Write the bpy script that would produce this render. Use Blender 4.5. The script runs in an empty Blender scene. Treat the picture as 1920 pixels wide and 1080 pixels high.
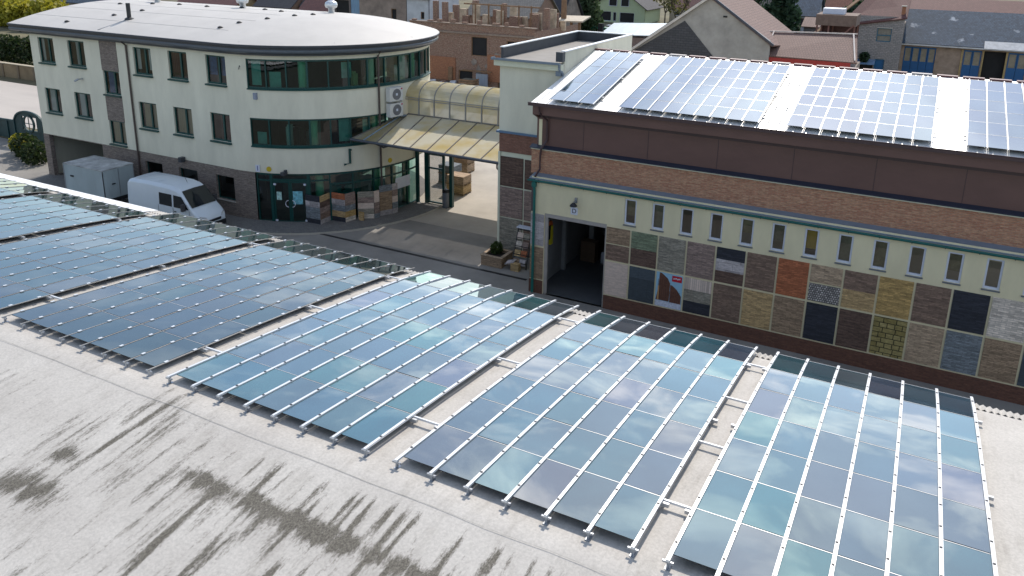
import bpy, bmesh, math, random
from mathutils import Vector, Matrix, noise
random.seed(7)
R = math.radians
scene = bpy.context.scene
COL = scene.collection

# ------------------------------------------------------------------ camera
cam_d = bpy.data.cameras.new("camera"); cam = bpy.data.objects.new("camera", cam_d); COL.objects.link(cam)
cam_d.sensor_width = 36.0; cam_d.lens = 28.06; cam_d.shift_y = -0.1102
cam_d.clip_start = 0.1; cam_d.clip_end = 3000
def cam_matrix(yaw, pitch, roll, loc):
    f = Vector((math.sin(yaw)*math.cos(pitch), math.cos(yaw)*math.cos(pitch), -math.sin(pitch)))
    r = Vector((math.cos(yaw), -math.sin(yaw), 0)); u = r.cross(f)
    c, s = math.cos(roll), math.sin(roll)
    r2 = c*r + s*u; u2 = -s*r + c*u
    M = Matrix((r2, u2, -f)).transposed().to_4x4(); M.translation = loc
    return M
cam.matrix_world = cam_matrix(R(-27.487), R(15.952), R(0.988), Vector((10.568, -31.733, 15.841)))
scene.camera = cam

# ------------------------------------------------------------------ world, sun, exposure
SUN_EL, SUN_AZ = R(43), R(-8)          # azimuth measured from +Y towards +X
world = bpy.data.worlds.new("World"); scene.world = world; world.use_nodes = True
nt = world.node_tree; N = nt.nodes; L = nt.links
bg = N["Background"]; bg.inputs[1].default_value = 0.135
sky = N.new("ShaderNodeTexSky"); sky.sky_type = 'NISHITA'; sky.sun_disc = False
sky.sun_elevation = SUN_EL; sky.sun_rotation = SUN_AZ; sky.dust_density = 0.7; sky.altitude = 200
tc = N.new("ShaderNodeTexCoord"); sep = N.new("ShaderNodeSeparateXYZ"); L.new(tc.outputs["Generated"], sep.inputs[0])
mx = N.new("ShaderNodeMath"); mx.operation = 'MAXIMUM'; mx.inputs[1].default_value = 0.06; L.new(sep.outputs[2], mx.inputs[0])
dx = N.new("ShaderNodeMath"); dx.operation = 'DIVIDE'; L.new(sep.outputs[0], dx.inputs[0]); L.new(mx.outputs[0], dx.inputs[1])
dy = N.new("ShaderNodeMath"); dy.operation = 'DIVIDE'; L.new(sep.outputs[1], dy.inputs[0]); L.new(mx.outputs[0], dy.inputs[1])
cv = N.new("ShaderNodeCombineXYZ"); L.new(dx.outputs[0], cv.inputs[0]); L.new(dy.outputs[0], cv.inputs[1])
cn = N.new("ShaderNodeTexNoise"); cn.inputs["Scale"].default_value = 2.1; cn.inputs["Detail"].default_value = 7; cn.inputs["Roughness"].default_value = 0.58
cn.inputs["Distortion"].default_value = 0.5; L.new(cv.outputs[0], cn.inputs["Vector"])
cr = N.new("ShaderNodeValToRGB"); cr.color_ramp.elements[0].position = 0.49; cr.color_ramp.elements[1].position = 0.72
L.new(cn.outputs["Fac"], cr.inputs[0])
cm = N.new("ShaderNodeMixRGB"); wr = N.new("ShaderNodeMapRange"); wr.inputs[1].default_value = -.82; wr.inputs[2].default_value = -.35; wr.inputs[3].default_value = .12; wr.inputs[4].default_value = 1; L.new(sep.outputs[0], wr.inputs[0])
wm = N.new("ShaderNodeMath"); wm.operation = 'MULTIPLY'; L.new(cr.outputs[0], wm.inputs[0]); L.new(wr.outputs[0], wm.inputs[1])
L.new(wm.outputs[0], cm.inputs[0]); L.new(sky.outputs[0], cm.inputs[1]); cm.inputs[2].default_value = (13.5, 14.0, 14.3, 1)
L.new(cm.outputs[0], bg.inputs[0])

sun_d = bpy.data.lights.new("sun", 'SUN'); sun_d.energy = 3.3; sun_d.angle = R(0.53); sun_d.color = (1.0, 0.925, 0.83)
sun = bpy.data.objects.new("sun", sun_d); COL.objects.link(sun)
sd = Vector((math.sin(SUN_AZ)*math.cos(SUN_EL), math.cos(SUN_AZ)*math.cos(SUN_EL), math.sin(SUN_EL)))
sun.rotation_euler = sd.to_track_quat('Z', 'Y').to_euler(); sun.location = (0, 60, 60)
scene.view_settings.view_transform = 'Standard'; scene.view_settings.look = 'None'
scene.view_settings.exposure = 0.40; scene.view_settings.gamma = 1.0
scene.cycles.max_bounces = 6; scene.cycles.transparent_max_bounces = 12
scene.cycles.caustics_reflective = False; scene.cycles.caustics_refractive = False

# ------------------------------------------------------------------ materials
MATS = {}
def new_mat(name):
    m = bpy.data.materials.new(name); m.use_nodes = True
    return m, m.node_tree.nodes, m.node_tree.links, m.node_tree.nodes["Principled BSDF"]
def hexmix(c, k): return tuple(max(0, min(1, v*k)) for v in c)
def mat(name, col, rough=0.7, var=0.12, scale=3.0, metal=0.0, bump=0.0, spec=0.5, detail=5, stretch=None):
    """plain painted / plastered / metal surface with soft mottling"""
    if name in MATS: return MATS[name]
    m, n, l, p = new_mat(name)
    g = n.new("ShaderNodeNewGeometry")
    vec = g.outputs["Position"]
    if stretch:
        mp = n.new("ShaderNodeMapping"); mp.inputs["Scale"].default_value = stretch; l.new(vec, mp.inputs[0]); vec = mp.outputs[0]
    t = n.new("ShaderNodeTexNoise"); t.inputs["Scale"].default_value = scale; t.inputs["Detail"].default_value = detail; t.inputs["Roughness"].default_value = 0.65
    l.new(vec, t.inputs["Vector"])
    r = n.new("ShaderNodeValToRGB"); r.color_ramp.elements[0].position = 0.3; r.color_ramp.elements[1].position = 0.7
    r.color_ramp.elements[0].color = (*hexmix(col, 1-var), 1); r.color_ramp.elements[1].color = (*hexmix(col, 1+var), 1)
    l.new(t.outputs["Fac"], r.inputs[0]); l.new(r.outputs[0], p.inputs["Base Color"])
    p.inputs["Roughness"].default_value = rough; p.inputs["Metallic"].default_value = metal
    p.inputs["Specular IOR Level"].default_value = spec
    if bump:
        b = n.new("ShaderNodeBump"); b.inputs["Strength"].default_value = bump; b.inputs["Distance"].default_value = 0.02
        t2 = n.new("ShaderNodeTexNoise"); t2.inputs["Scale"].default_value = scale*9; t2.inputs["Detail"].default_value = 4; l.new(vec, t2.inputs["Vector"])
        l.new(t2.outputs["Fac"], b.inputs["Height"]); l.new(b.outputs[0], p.inputs["Normal"])
    MATS[name] = m; return m
def brick(name, c1, c2, mortar, bw=0.25, rh=0.075, ms=0.012, rough=0.85, off=0.5, squash=1.0, noisy=0.25, bump=0.5):
    """coursed brick or split-stone facing, mapped in metres through UV"""
    if name in MATS: return MATS[name]
    m, n, l, p = new_mat(name)
    uv = n.new("ShaderNodeUVMap"); uv.uv_map = "uv"
    b = n.new("ShaderNodeTexBrick"); b.inputs["Scale"].default_value = 1; b.inputs["Brick Width"].default_value = bw; b.inputs["Row Height"].default_value = rh
    b.inputs["Mortar Size"].default_value = ms; b.inputs["Color1"].default_value = (*c1, 1); b.inputs["Color2"].default_value = (*c2, 1); b.inputs["Mortar"].default_value = (*mortar, 1)
    b.offset = off; b.squash = squash; b.inputs["Mortar Smooth"].default_value = 0.2; b.inputs["Bias"].default_value = 0
    l.new(uv.outputs[0], b.inputs["Vector"])
    t = n.new("ShaderNodeTexNoise"); t.inputs["Scale"].default_value = 5.5; t.inputs["Detail"].default_value = 7; t.inputs["Roughness"].default_value = 0.75
    mp = n.new("ShaderNodeMapping"); mp.inputs["Scale"].default_value = (1, 2.6, 1); l.new(uv.outputs[0], mp.inputs[0]); l.new(mp.outputs[0], t.inputs["Vector"])
    r = n.new("ShaderNodeValToRGB"); r.color_ramp.elements[0].position = 0.32; r.color_ramp.elements[1].position = 0.68
    r.color_ramp.elements[0].color = (1-noisy,)*3+(1,); r.color_ramp.elements[1].color = (1+noisy,)*3+(1,)
    l.new(t.outputs["Fac"], r.inputs[0])
    mm = n.new("ShaderNodeMixRGB"); mm.blend_type = 'MULTIPLY'; mm.inputs[0].default_value = 1; l.new(b.outputs["Color"], mm.inputs[1]); l.new(r.outputs[0], mm.inputs[2])
    l.new(mm.outputs[0], p.inputs["Base Color"]); p.inputs["Roughness"].default_value = rough
    if bump:
        bp = n.new("ShaderNodeBump"); bp.inputs["Strength"].default_value = bump; bp.inputs["Distance"].default_value = 0.015; bp.invert = True
        l.new(b.outputs["Fac"], bp.inputs["Height"]); l.new(bp.outputs[0], p.inputs["Normal"])
    MATS[name] = m; return m
def glass(name, tint, ior=1.5, rough=0.02):
    if name in MATS: return MATS[name]
    m, n, l, p = new_mat(name); n.remove(p); out = n["Material Output"]
    tr = n.new("ShaderNodeBsdfTransparent"); tr.inputs[0].default_value = (*tint, 1)
    gl = n.new("ShaderNodeBsdfGlossy"); gl.inputs["Roughness"].default_value = rough
    fr = n.new("ShaderNodeFresnel"); fr.inputs[0].default_value = ior
    g = n.new("ShaderNodeNewGeometry"); t = n.new("ShaderNodeTexNoise"); t.inputs["Scale"].default_value = 0.7; l.new(g.outputs["Position"], t.inputs["Vector"])
    b = n.new("ShaderNodeBump"); b.inputs["Strength"].default_value = 0.12; b.inputs["Distance"].default_value = 0.05; l.new(t.outputs["Fac"], b.inputs["Height"]); l.new(b.outputs[0], gl.inputs["Normal"])
    mu = n.new("ShaderNodeMath"); mu.operation = 'MULTIPLY_ADD'; mu.inputs[1].default_value = 1.25; mu.inputs[2].default_value = 0.05; mu.use_clamp = True; l.new(fr.outputs[0], mu.inputs[0])
    ms = n.new("ShaderNodeMixShader"); l.new(mu.outputs[0], ms.inputs[0]); l.new(tr.outputs[0], ms.inputs[1]); l.new(gl.outputs[0], ms.inputs[2]); l.new(ms.outputs[0], out.inputs[0])
    MATS[name] = m; return m
def leafmat(name, c1, c2):
    if name in MATS: return MATS[name]
    m, n, l, p = new_mat(name); g = n.new("ShaderNodeNewGeometry")
    r = n.new("ShaderNodeValToRGB"); r.color_ramp.elements[0].color = (*c1, 1); r.color_ramp.elements[1].color = (*c2, 1)
    l.new(g.outputs["Random Per Island"], r.inputs[0]); l.new(r.outputs[0], p.inputs["Base Color"]); p.inputs["Roughness"].default_value = 0.75
    tl = n.new("ShaderNodeBsdfTranslucent"); l.new(r.outputs[0], tl.inputs[0]); ms = n.new("ShaderNodeMixShader"); ms.inputs[0].default_value = .45; l.new(p.outputs[0], ms.inputs[1]); l.new(tl.outputs[0], ms.inputs[2]); l.new(ms.outputs[0], n["Material Output"].inputs[0])
    MATS[name] = m; return m
def tiles(name, col, pw=0.3, ph=0.35, var=0.25, rough=0.8):
    return brick(name, hexmix(col, 1-var*.5), hexmix(col, 1+var*.5), hexmix(col, .55), pw, ph, 0.02, rough, 0.5, 1, var, 0.6)

# ------------------------------------------------------------------ mesh builder
class MB:
    def __init__(s): s.v = []; s.f = []; s.m = []; s.uv = {}
    def face(s, pts, mi=0, uv=None):
        b = len(s.v); s.v += [tuple(p) for p in pts]; s.f.append(tuple(range(b, b+len(pts)))); s.m.append(mi)
        if uv: s.uv[len(s.f)-1] = uv
        return s
    def box(s, x0, x1, y0, y1, z0, z1, mi=0, skip=''):
        P = lambda a, b, c: ((x0, x1)[a], (y0, y1)[b], (z0, z1)[c])
        b = len(s.v); s.v += [P(0,0,0), P(1,0,0), P(1,1,0), P(0,1,0), P(0,0,1), P(1,0,1), P(1,1,1), P(0,1,1)]
        for k, q in (('b',(0,3,2,1)), ('t',(4,5,6,7)), ('f',(0,1,5,4)), ('k',(2,3,7,6)), ('l',(3,0,4,7)), ('r',(1,2,6,5))):
            if k not in skip: s.f.append(tuple(b+i for i in q)); s.m.append(mi)
        return s
    def beam(s, p0, p1, w, h, mi=0, up=(0,0,1)):
        p0 = Vector(p0); p1 = Vector(p1); d = (p1-p0).normalized(); u = Vector(up)
        if abs(d.dot(u)) > .95: u = Vector((0,1,0))
        sx = d.cross(u).normalized()*w/2; sz = sx.cross(d).normalized()*h/2
        b = len(s.v)
        for p in (p0, p1):
            for a, c in ((-1,-1), (1,-1), (1,1), (-1,1)): s.v.append(tuple(p+a*sx+c*sz))
        for q in ((3,2,1,0), (4,5,6,7), (0,1,5,4), (1,2,6,5), (2,3,7,6), (3,0,4,7)): s.f.append(tuple(b+i for i in q)); s.m.append(mi)
        return s
    def tube(s, pts, r, n=8, mi=0, cap=True, r1=None):
        pts = [Vector(p) for p in pts]; b = len(s.v); K = len(pts)
        for i, p in enumerate(pts):
            d = (pts[min(i+1, K-1)]-pts[max(i-1, 0)]).normalized(); u = Vector((0,0,1)) if abs(d.z) < .9 else Vector((1,0,0))
            a = d.cross(u).normalized(); c = a.cross(d)
            rr = r if r1 is None else r+(r1-r)*i/(K-1)
            for k in range(n):
                t = 2*math.pi*k/n; s.v.append(tuple(p+rr*(math.cos(t)*a+math.sin(t)*c)))
        for i in range(K-1):
            for k in range(n):
                s.f.append((b+i*n+k, b+i*n+(k+1)%n, b+(i+1)*n+(k+1)%n, b+(i+1)*n+k)); s.m.append(mi)
        if cap:
            s.f.append(tuple(b+k for k in range(n))); s.m.append(mi); s.f.append(tuple(b+(K-1)*n+k for k in reversed(range(n)))); s.m.append(mi)
        return s
    def lathe(s, c, prof, n=16, mi=0):
        b = len(s.v); c = Vector(c)
        for r, z in prof:
            for k in range(n): t = 2*math.pi*k/n; s.v.append((c.x+r*math.cos(t), c.y+r*math.sin(t), c.z+z))
        for i in range(len(prof)-1):
            for k in range(n): s.f.append((b+i*n+k, b+i*n+(k+1)%n, b+(i+1)*n+(k+1)%n, b+(i+1)*n+k)); s.m.append(mi)
        return s
    def prism(s, poly, vec, mi=0, mi_side=None):
        vec = Vector(vec); a = [Vector(p) for p in poly]; q = [p+vec for p in a]; ms = mi if mi_side is None else mi_side
        s.face(a, mi); s.face(list(reversed(q)), mi)
        for i in range(len(a)): j = (i+1) % len(a); s.face((a[i], q[i], q[j], a[j]), ms)
        return s
    def slab(s, quad, th, mi=0):
        a = [Vector(p) for p in quad]; nrm = (a[1]-a[0]).cross(a[2]-a[0]).normalized()
        if nrm.z < 0: nrm = -nrm
        return s.prism(a, -nrm*th, mi)
    def leaf(s, p, size, mi=0):
        a = Vector((random.gauss(0,1), random.gauss(0,1), random.gauss(0,1))).normalized(); b = a.orthogonal().normalized()
        ang = random.random()*6.28; c = a.cross(b); u = math.cos(ang)*b+math.sin(ang)*c; w = a.cross(u); p = Vector(p); k = size*random.uniform(.6, 1.3)
        return s.face((p-u*k-w*k*.6, p+u*k-w*k*.5, p+u*k*.9+w*k*.6, p-u*k*.8+w*k*.5), mi)
    def build(s, name, mats, parent=None, smooth=False):
        if not isinstance(mats, (list, tuple)): mats = [mats]
        off = wloc(parent) if parent else Vector((0,0,0))
        me = bpy.data.meshes.new(name)
        me.from_pydata([(x-off.x, y-off.y, z-off.z) for x, y, z in s.v], [], s.f)
        for m in mats: me.materials.append(m)
        me.polygons.foreach_set("material_index", s.m)
        ul = me.uv_layers.new(name="uv"); data = [0.0]*(2*len(me.loops))
        for p in me.polygons:
            nx, ny, nz = (abs(c) for c in p.normal); cu = s.uv.get(p.index)
            for q, li in enumerate(p.loop_indices):
                if cu: u, w = cu[q]
                else:
                    x, y, z = s.v[me.loops[li].vertex_index]
                    u, w = (x, y) if nz > .9 else ((x, z) if ny >= nx else (y, z))
                    if nz > .3 and nz <= .9: w = z/max(.2, math.sqrt(1-nz*nz))
                data[2*li] = u; data[2*li+1] = w
        ul.data.foreach_set("uv", data)
        if smooth: me.polygons.foreach_set("use_smooth", [True]*len(me.polygons))
        me.update()
        o = bpy.data.objects.new(name, me); COL.objects.link(o)
        if parent: o.parent = parent
        return o
def build_each(mb, name, mats, parent):
    """one object per loose piece"""
    n = len(mb.v); par = list(range(n))
    def find(a):
        while par[a] != a: par[a] = par[par[a]]; a = par[a]
        return a
    for f in mb.f:
        for i in f[1:]: par[find(i)] = find(f[0])
    groups = {}
    for k, f in enumerate(mb.f): groups.setdefault(find(f[0]), []).append(k)
    out = []
    for ks in groups.values():
        q = MB()
        for k in ks: q.face([mb.v[i] for i in mb.f[k]], mb.m[k], mb.uv.get(k))
        me = bmesh.new(); o = q.build(name, mats, parent); me.from_mesh(o.data); bmesh.ops.remove_doubles(me, verts=me.verts, dist=.0005); me.to_mesh(o.data); me.free(); out.append(o)
    return out
ROOTLOC = {}
def wloc(o):
    while o.parent: o = o.parent
    return ROOTLOC.get(o.name, Vector(o.location))
def thing(name, label, cat, loc=(0,0,0), group=None):
    o = bpy.data.objects.new(name, None); COL.objects.link(o); o.location = loc; o.empty_display_size = .3
    o["label"] = label; o["category"] = cat
    if group: o["group"] = group
    return o
def tag(o, label, cat, group=None):
    o["label"] = label; o["category"] = cat
    if group: o["group"] = group
    return o
def structure(o, kind="structure"): o["kind"] = kind; return o

# ------------------------------------------------------------------ palette
PLASTER = mat("cream_plaster", (.67,.64,.52), .9, .10, .9, bump=.15, stretch=(1,1,.3), detail=9)
PLASTER_H = mat("warm_cream_plaster", (.70,.625,.42), .9, .09, .9, bump=.15, stretch=(1,1,.35), detail=9)
CREAM = mat("cream_trim", (.66,.66,.52), .8, .05)
GREEN = mat("dark_green_frame", (.004,.055,.05), .35, .1)
TEALG = mat("teal_gutter", (.008,.12,.105), .35, .12, 2)
BLACKISH = mat("dark_gutter", (.045,.05,.06), .35, .15, 2)
BROWN_SIDING = mat("brown_siding", (.125,.064,.054), .5, .12, .5, stretch=(1,1,2))
BROWN_TRIM = mat("brown_trim", (.062,.034,.036), .45, .1)
NAVY = mat("navy_flashing", (.028,.034,.055), .3, .1)
GREYFLASH = mat("grey_flashing", (.17,.21,.26), .35, .1, 2)
WHITEP = mat("white_pvc", (.62,.65,.74), .4, .04)
ALU = mat("white_rail", (.68,.69,.70), .35, .04, metal=.25)
DARKB = mat("black_plastic", (.014,.015,.018), .5, .1)
STEEL = mat("grey_steel", (.35,.37,.4), .35, .08, metal=.6)
GL_CLEAR = glass("window_glass", (.74,.82,.82))
GL_GREEN = glass("green_glass", (.40,.70,.63), 1.5)
GL_DARK = glass("dark_glass", (.72,.75,.72))
ROOM = mat("room_dark", (.07,.08,.08), .9, .2, 1)
ROOMF = mat("room_floor", (.12,.11,.1), .8, .2, 1)
CURT_L = mat("pale_curtain", (.62,.64,.62), .9, .15, 6, stretch=(6,6,.3))
CURT_T = mat("tan_curtain", (.44,.35,.22), .9, .2, 6, stretch=(6,6,.3))
CURT_R = mat("dark_red_curtain", (.08,.02,.02), .9, .2, 6)
CURT_B = mat("blue_curtain", (.05,.13,.3), .9, .3, 6)
PALEGREEN = mat("pale_green_column", (.42,.72,.5), .7, .05)
STONE_P = brick("plinth_stone", (.17,.135,.115), (.26,.21,.18), (.13,.115,.105), .26, .075, .008, noisy=.4)
CONCRETE = mat("concrete", (.42,.39,.34), .9, .12, .8, bump=.2)

# ================================================================== SETTING
def sheet(name, x0, x1, y0, y1, z, m): return structure(MB().face([(x0,y0,z),(x1,y0,z),(x1,y1,z),(x0,y1,z)]).build(name, m))
M_GROUND = mat("dry_garden_earth", (.12,.105,.055), .95, .45, .12, bump=.2, detail=9)
structure(MB().face([(-900,-300,-.02),(700,-300,-.02),(700,1200,-.02),(-900,1200,-.02)]).build("ground", M_GROUND))
M_YARD = mat("yard_concrete", (.39,.355,.305), .9, .2, .3, bump=.15, detail=8)
M_ASPH = mat("street_asphalt", (.225,.21,.19), .9, .3, .25, bump=.2, detail=9)
M_PAVE = brick("pavement_pavers", (.13,.125,.12), (.17,.165,.155), (.08,.08,.08), .2, .1, .006, .9, noisy=.2, bump=.2)
sheet("yard", -46, 30, 5.6, 64, 0.0, M_YARD)
sheet("street", -70, 40, -40, 5.6, 0.0, M_ASPH)
sheet("road", -140, -56, 9, 22, 0.004, mat("pale_road", (.42,.38,.34), .9, .1, .3, stretch=(.2,1,1)))
# pavement round the office front, with a kerb
OC = Vector((-24.7, 8.1)); OR = 7.42; OX0 = -42.55
def opath(u, d=0.0):
    """point on the office outline; u metres along the front (0 where the curve begins), d inwards"""
    if u <= 0: return (OC.x+u, OC.y-OR+d)
    a = u/OR
    if a <= math.pi: return (OC.x+(OR-d)*math.sin(a), OC.y-(OR-d)*math.cos(a))
    return (OC.x-(u-math.pi*OR), OC.y+OR-d)
mb = MB(); us = [-18]+[i*.6 for i in range(0, 21)]
for a, b in zip(us, us[1:]):
    i0, i1, o0, o1 = opath(a, .3), opath(b, .3), opath(a, -1.9), opath(b, -1.9)
    mb.face([(*o0,.12),(*o1,.12),(*i1,.12),(*i0,.12)]); mb.face([(*o0,0),(*o1,0),(*o1,.12),(*o0,.12)], 1)
structure(mb.build("pavement", [M_PAVE, CONCRETE]))
structure(MB().box(-20, -5.6, 1.0, 1.16, .001, .02).build("drain_channel", DARKB))

# ================================================================== NEAR WAREHOUSE ROOF
SL = R(6.53); TS = math.tan(SL)
BULGE = .05
CURL = .075
def arc(q): return 4*BULGE*q*(1-q)-CURL*max(0, (q-.8)/.2)**2      # the roof steepens towards its eave
RIDGE_Y, RIDGE_Z, EAVE_Y = -23.4, 8.115, -14.56
def roof_z(y):
    if y >= RIDGE_Y: z = RIDGE_Z-(y-RIDGE_Y)*TS
    else: z = RIDGE_Z-(RIDGE_Y-y)*TS*(.75+.04*(RIDGE_Y-y))
    if y > -22.98: z += arc(min(1.03, (y+22.98)/8.35))
    return z
wh = thing("warehouse", "near warehouse with a pale stained low pitched roof carrying rows of solar panels", "warehouse", (0,-24,0))
def build_near_roof():
    xs = [-30+.2*i for i in range(120)]+[-6+.06*i for i in range(300)]+[12+.2*i for i in range(41)]; ys = [EAVE_Y-.35*i for i in range(26)]
    ys = [y for y in ys if y > RIDGE_Y-.001]+[RIDGE_Y-.09*i for i in range(1, 62)]+[-32,-34,-36]
    mb = MB()
    nx = len(xs)
    for y in ys:
        for x in xs: mb.v.append((x, y, roof_z(y)+.012*noise.noise((x*.35, y*.35, 3))))
    for j in range(len(ys)-1):
        for i in range(nx-1): mb.f.append((j*nx+i, (j+1)*nx+i, (j+1)*nx+i+1, j*nx+i+1)); mb.m.append(0)
    # weathering with a place of its own: mould along the sheet joint and run marks down the slope
    def st(x, y):
        s = 0.0
        wob = .06*noise.noise((x*1.7, 0, 0))
        if x > 1.0:                                                          # mould band on the joint
            s += 1.5*math.exp(-((y+24.66+wob+.05*noise.noise((x*6,1,1)))/(.2 if y < -24.66 else .11))**2)*min(1, (x-1.0)/.7)*max(.12, .62+.9*noise.noise((x*1.1, 5, 0))+.5*noise.noise((x*5, 7, 0)))
            if y < -24.6: s += 1.1*math.exp((y+24.6)/.6)*max(0, noise.noise((x*8, y*.5, 9))+.05)
        s += 1.7*math.exp(-((x+.65)/.55)**2-((y+25.95+.1*noise.noise((x*5,0,4)))/.22)**2)*(.75+.8*noise.noise((x*7,y*2,6)))                    # dark blot lower left
        s += 2.9*math.exp(-((x+.4-.25*(y+24.4))/.75)**2-((y+24.4)/.85)**2)*max(0, noise.noise((x*8, y*.45, 2))+.06)
        s += 1.1*math.exp(-((x+.75)/.22)**2-((y+25.25)/.16)**2)
        s += 1.9*max(0, noise.noise((x*8.5, y*.6, 4))-.08)*math.exp(-((x-4.5)/3.4)**2)*(1 if y < -23.7 else 0)*min(1, (-23.7-y)/.3)*1.4
        s += 1.3*max(0, noise.noise((x*8, y*.7, 21))-.08)*max(0,.5+noise.noise((x*.6,y*.6,31)))*(1 if y < -24.2 else 0)
        if y > -15.9: s += .7*math.exp((-y-14.6)/-.35)*max(0, noise.noise((x*3, y*2, 8))+.05)
        return max(0, min(1, s))
    o = mb.build("roof", M_ROOF, wh, smooth=True)
    at = o.data.attributes.new("stain", 'FLOAT', 'POINT'); at.data.foreach_set("value", [st(v[0], v[1]) for v in mb.v])
    return o
def roof_material():
    m, n, l, p = new_mat("weathered_roof_coating")
    g = n.new("ShaderNodeNewGeometry"); a = n.new("ShaderNodeAttribute"); a.attribute_name = "stain"
    def noi(scale, detail, st=None, rough=.6):
        t = n.new("ShaderNodeTexNoise"); t.inputs["Scale"].default_value = scale; t.inputs["Detail"].default_value = detail; t.inputs["Roughness"].default_value = rough
        if st: mp = n.new("ShaderNodeMapping"); mp.inputs["Scale"].default_value = st; l.new(g.outputs["Position"], mp.inputs[0]); l.new(mp.outputs[0], t.inputs["Vector"])
        else: l.new(g.outputs["Position"], t.inputs["Vector"])
        return t.outputs["Fac"]
    def ramp(x, a0, a1, c0, c1):
        r = n.new("ShaderNodeValToRGB"); r.color_ramp.elements[0].position = a0; r.color_ramp.elements[1].position = a1
        r.color_ramp.elements[0].color = (*c0, 1); r.color_ramp.elements[1].color = (*c1, 1); l.new(x, r.inputs[0]); return r.outputs[0]
    base = ramp(noi(.9, 8), .3, .7, (.425,.40,.365), (.515,.49,.45))
    sp = ramp(noi(22, 5, None, .75), .3, .62, (.8,.8,.8), (1.06,1.06,1.06))
    mm = n.new("ShaderNodeMixRGB"); mm.blend_type = 'MULTIPLY'; mm.inputs[0].default_value = 1; l.new(base, mm.inputs[1]); l.new(sp, mm.inputs[2])
    # mould, broken up by fine streaky grain
    def madd(x, k, c): q = n.new("ShaderNodeMath"); q.operation = 'MULTIPLY_ADD'; q.inputs[1].default_value = k; q.inputs[2].default_value = c; l.new(x, q.inputs[0]); return q.outputs[0]
    def add(x, y): q = n.new("ShaderNodeMath"); q.operation = 'ADD'; l.new(x, q.inputs[0]); l.new(y, q.inputs[1]); return q.outputs[0]
    g1 = madd(noi(3.2, 8, (3.6,.6,1), .78), 4.4, -2.2); g2 = madd(noi(26, 6, (1.6,.7,1), .75), 3.0, -1.5)
    grain = add(g1, g2); tot = add(madd(a.outputs["Fac"], 1.7, -.3), grain)
    fac = ramp(tot, .0, 2.1, (0,0,0), (1,1,1))
    gate = ramp(a.outputs["Fac"], .02, .16, (.0,.0,.0), (1,1,1)); fm = n.new("ShaderNodeMixRGB"); fm.blend_type = 'MULTIPLY'; fm.inputs[0].default_value = 1; l.new(fac, fm.inputs[1]); l.new(gate, fm.inputs[2]); fac = fm.outputs[0]
    veil = ramp(noi(1.6, 9, (2.4,.5,1), .72), .52, .74, (1,1,1), (.74,.73,.71)); vm = n.new("ShaderNodeMixRGB"); vm.blend_type = 'MULTIPLY'; vm.inputs[0].default_value = 1; l.new(mm.outputs[0], vm.inputs[1]); l.new(veil, vm.inputs[2]); mm = vm
    mx = n.new("ShaderNodeMixRGB"); l.new(fac, mx.inputs[0]); l.new(mm.outputs[0], mx.inputs[1]); l.new(ramp(noi(34, 6, (1.3,.8,1), .8), .38, .62, (.05,.044,.034), (.18,.165,.135)), mx.inputs[2])
    l.new(mx.outputs[0], p.inputs["Base Color"]); p.inputs["Roughness"].default_value = .75; p.inputs["Specular IOR Level"].default_value = .35
    b = n.new("ShaderNodeBump"); b.inputs["Strength"].default_value = .25; b.inputs["Distance"].default_value = .01; l.new(noi(30, 6), b.inputs["Height"]); l.new(b.outputs[0], p.inputs["Normal"])
    return m
M_ROOF = roof_material(); build_near_roof()
mb = MB()
for yy in (-23.62,):                                     # lapped sheet joints, slightly wavy
    pts = [(x*.5-30, yy+.03*noise.noise((x*.5, yy, 1)), roof_z(yy)+.012) for x in range(100)]
    mb = MB()
    for a, b in zip(pts, pts[1:]): mb.beam(a, b, .007, .002)
    mb.build("sheet_joint", mat("joint_sealant", (.36,.35,.33), .8, .3, 6), wh)
mb = MB()                                                             # corrugated eave sheet
xs = [-30+.03*i for i in range(int(50/.03))]; b0 = 0
for j, yy in enumerate((EAVE_Y-.3, EAVE_Y+.06)):
    for x in xs: mb.v.append((x, yy, roof_z(yy)+.012+(.022*math.sin(x*2*math.pi/.12) if 1 else 0)))
for i in range(len(xs)-1): mb.f.append((i, i+1, len(xs)+i+1, len(xs)+i)); mb.m.append(0)
mb.build("eave_sheet", M_ROOF, wh)
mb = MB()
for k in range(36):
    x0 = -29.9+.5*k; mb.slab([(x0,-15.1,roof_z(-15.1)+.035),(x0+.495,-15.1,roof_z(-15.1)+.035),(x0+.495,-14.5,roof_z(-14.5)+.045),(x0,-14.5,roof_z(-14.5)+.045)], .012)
mb.build("pale_eave_strip", mat("glare_white_eave", (.82,.82,.82), .35, .04), wh)  # slabs added on the bare eave; its sunlit glare is put into the white
MB().box(-30, 20, -35.8, EAVE_Y-.2, 0, 6.6).build("wall", mat("dark_warehouse_wall", (.10,.11,.10), .9, .1), wh)
MB().box(-30, 20, EAVE_Y-.2, EAVE_Y-.02, 6.72, 6.9).build("gutter", STEEL, wh)

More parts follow.
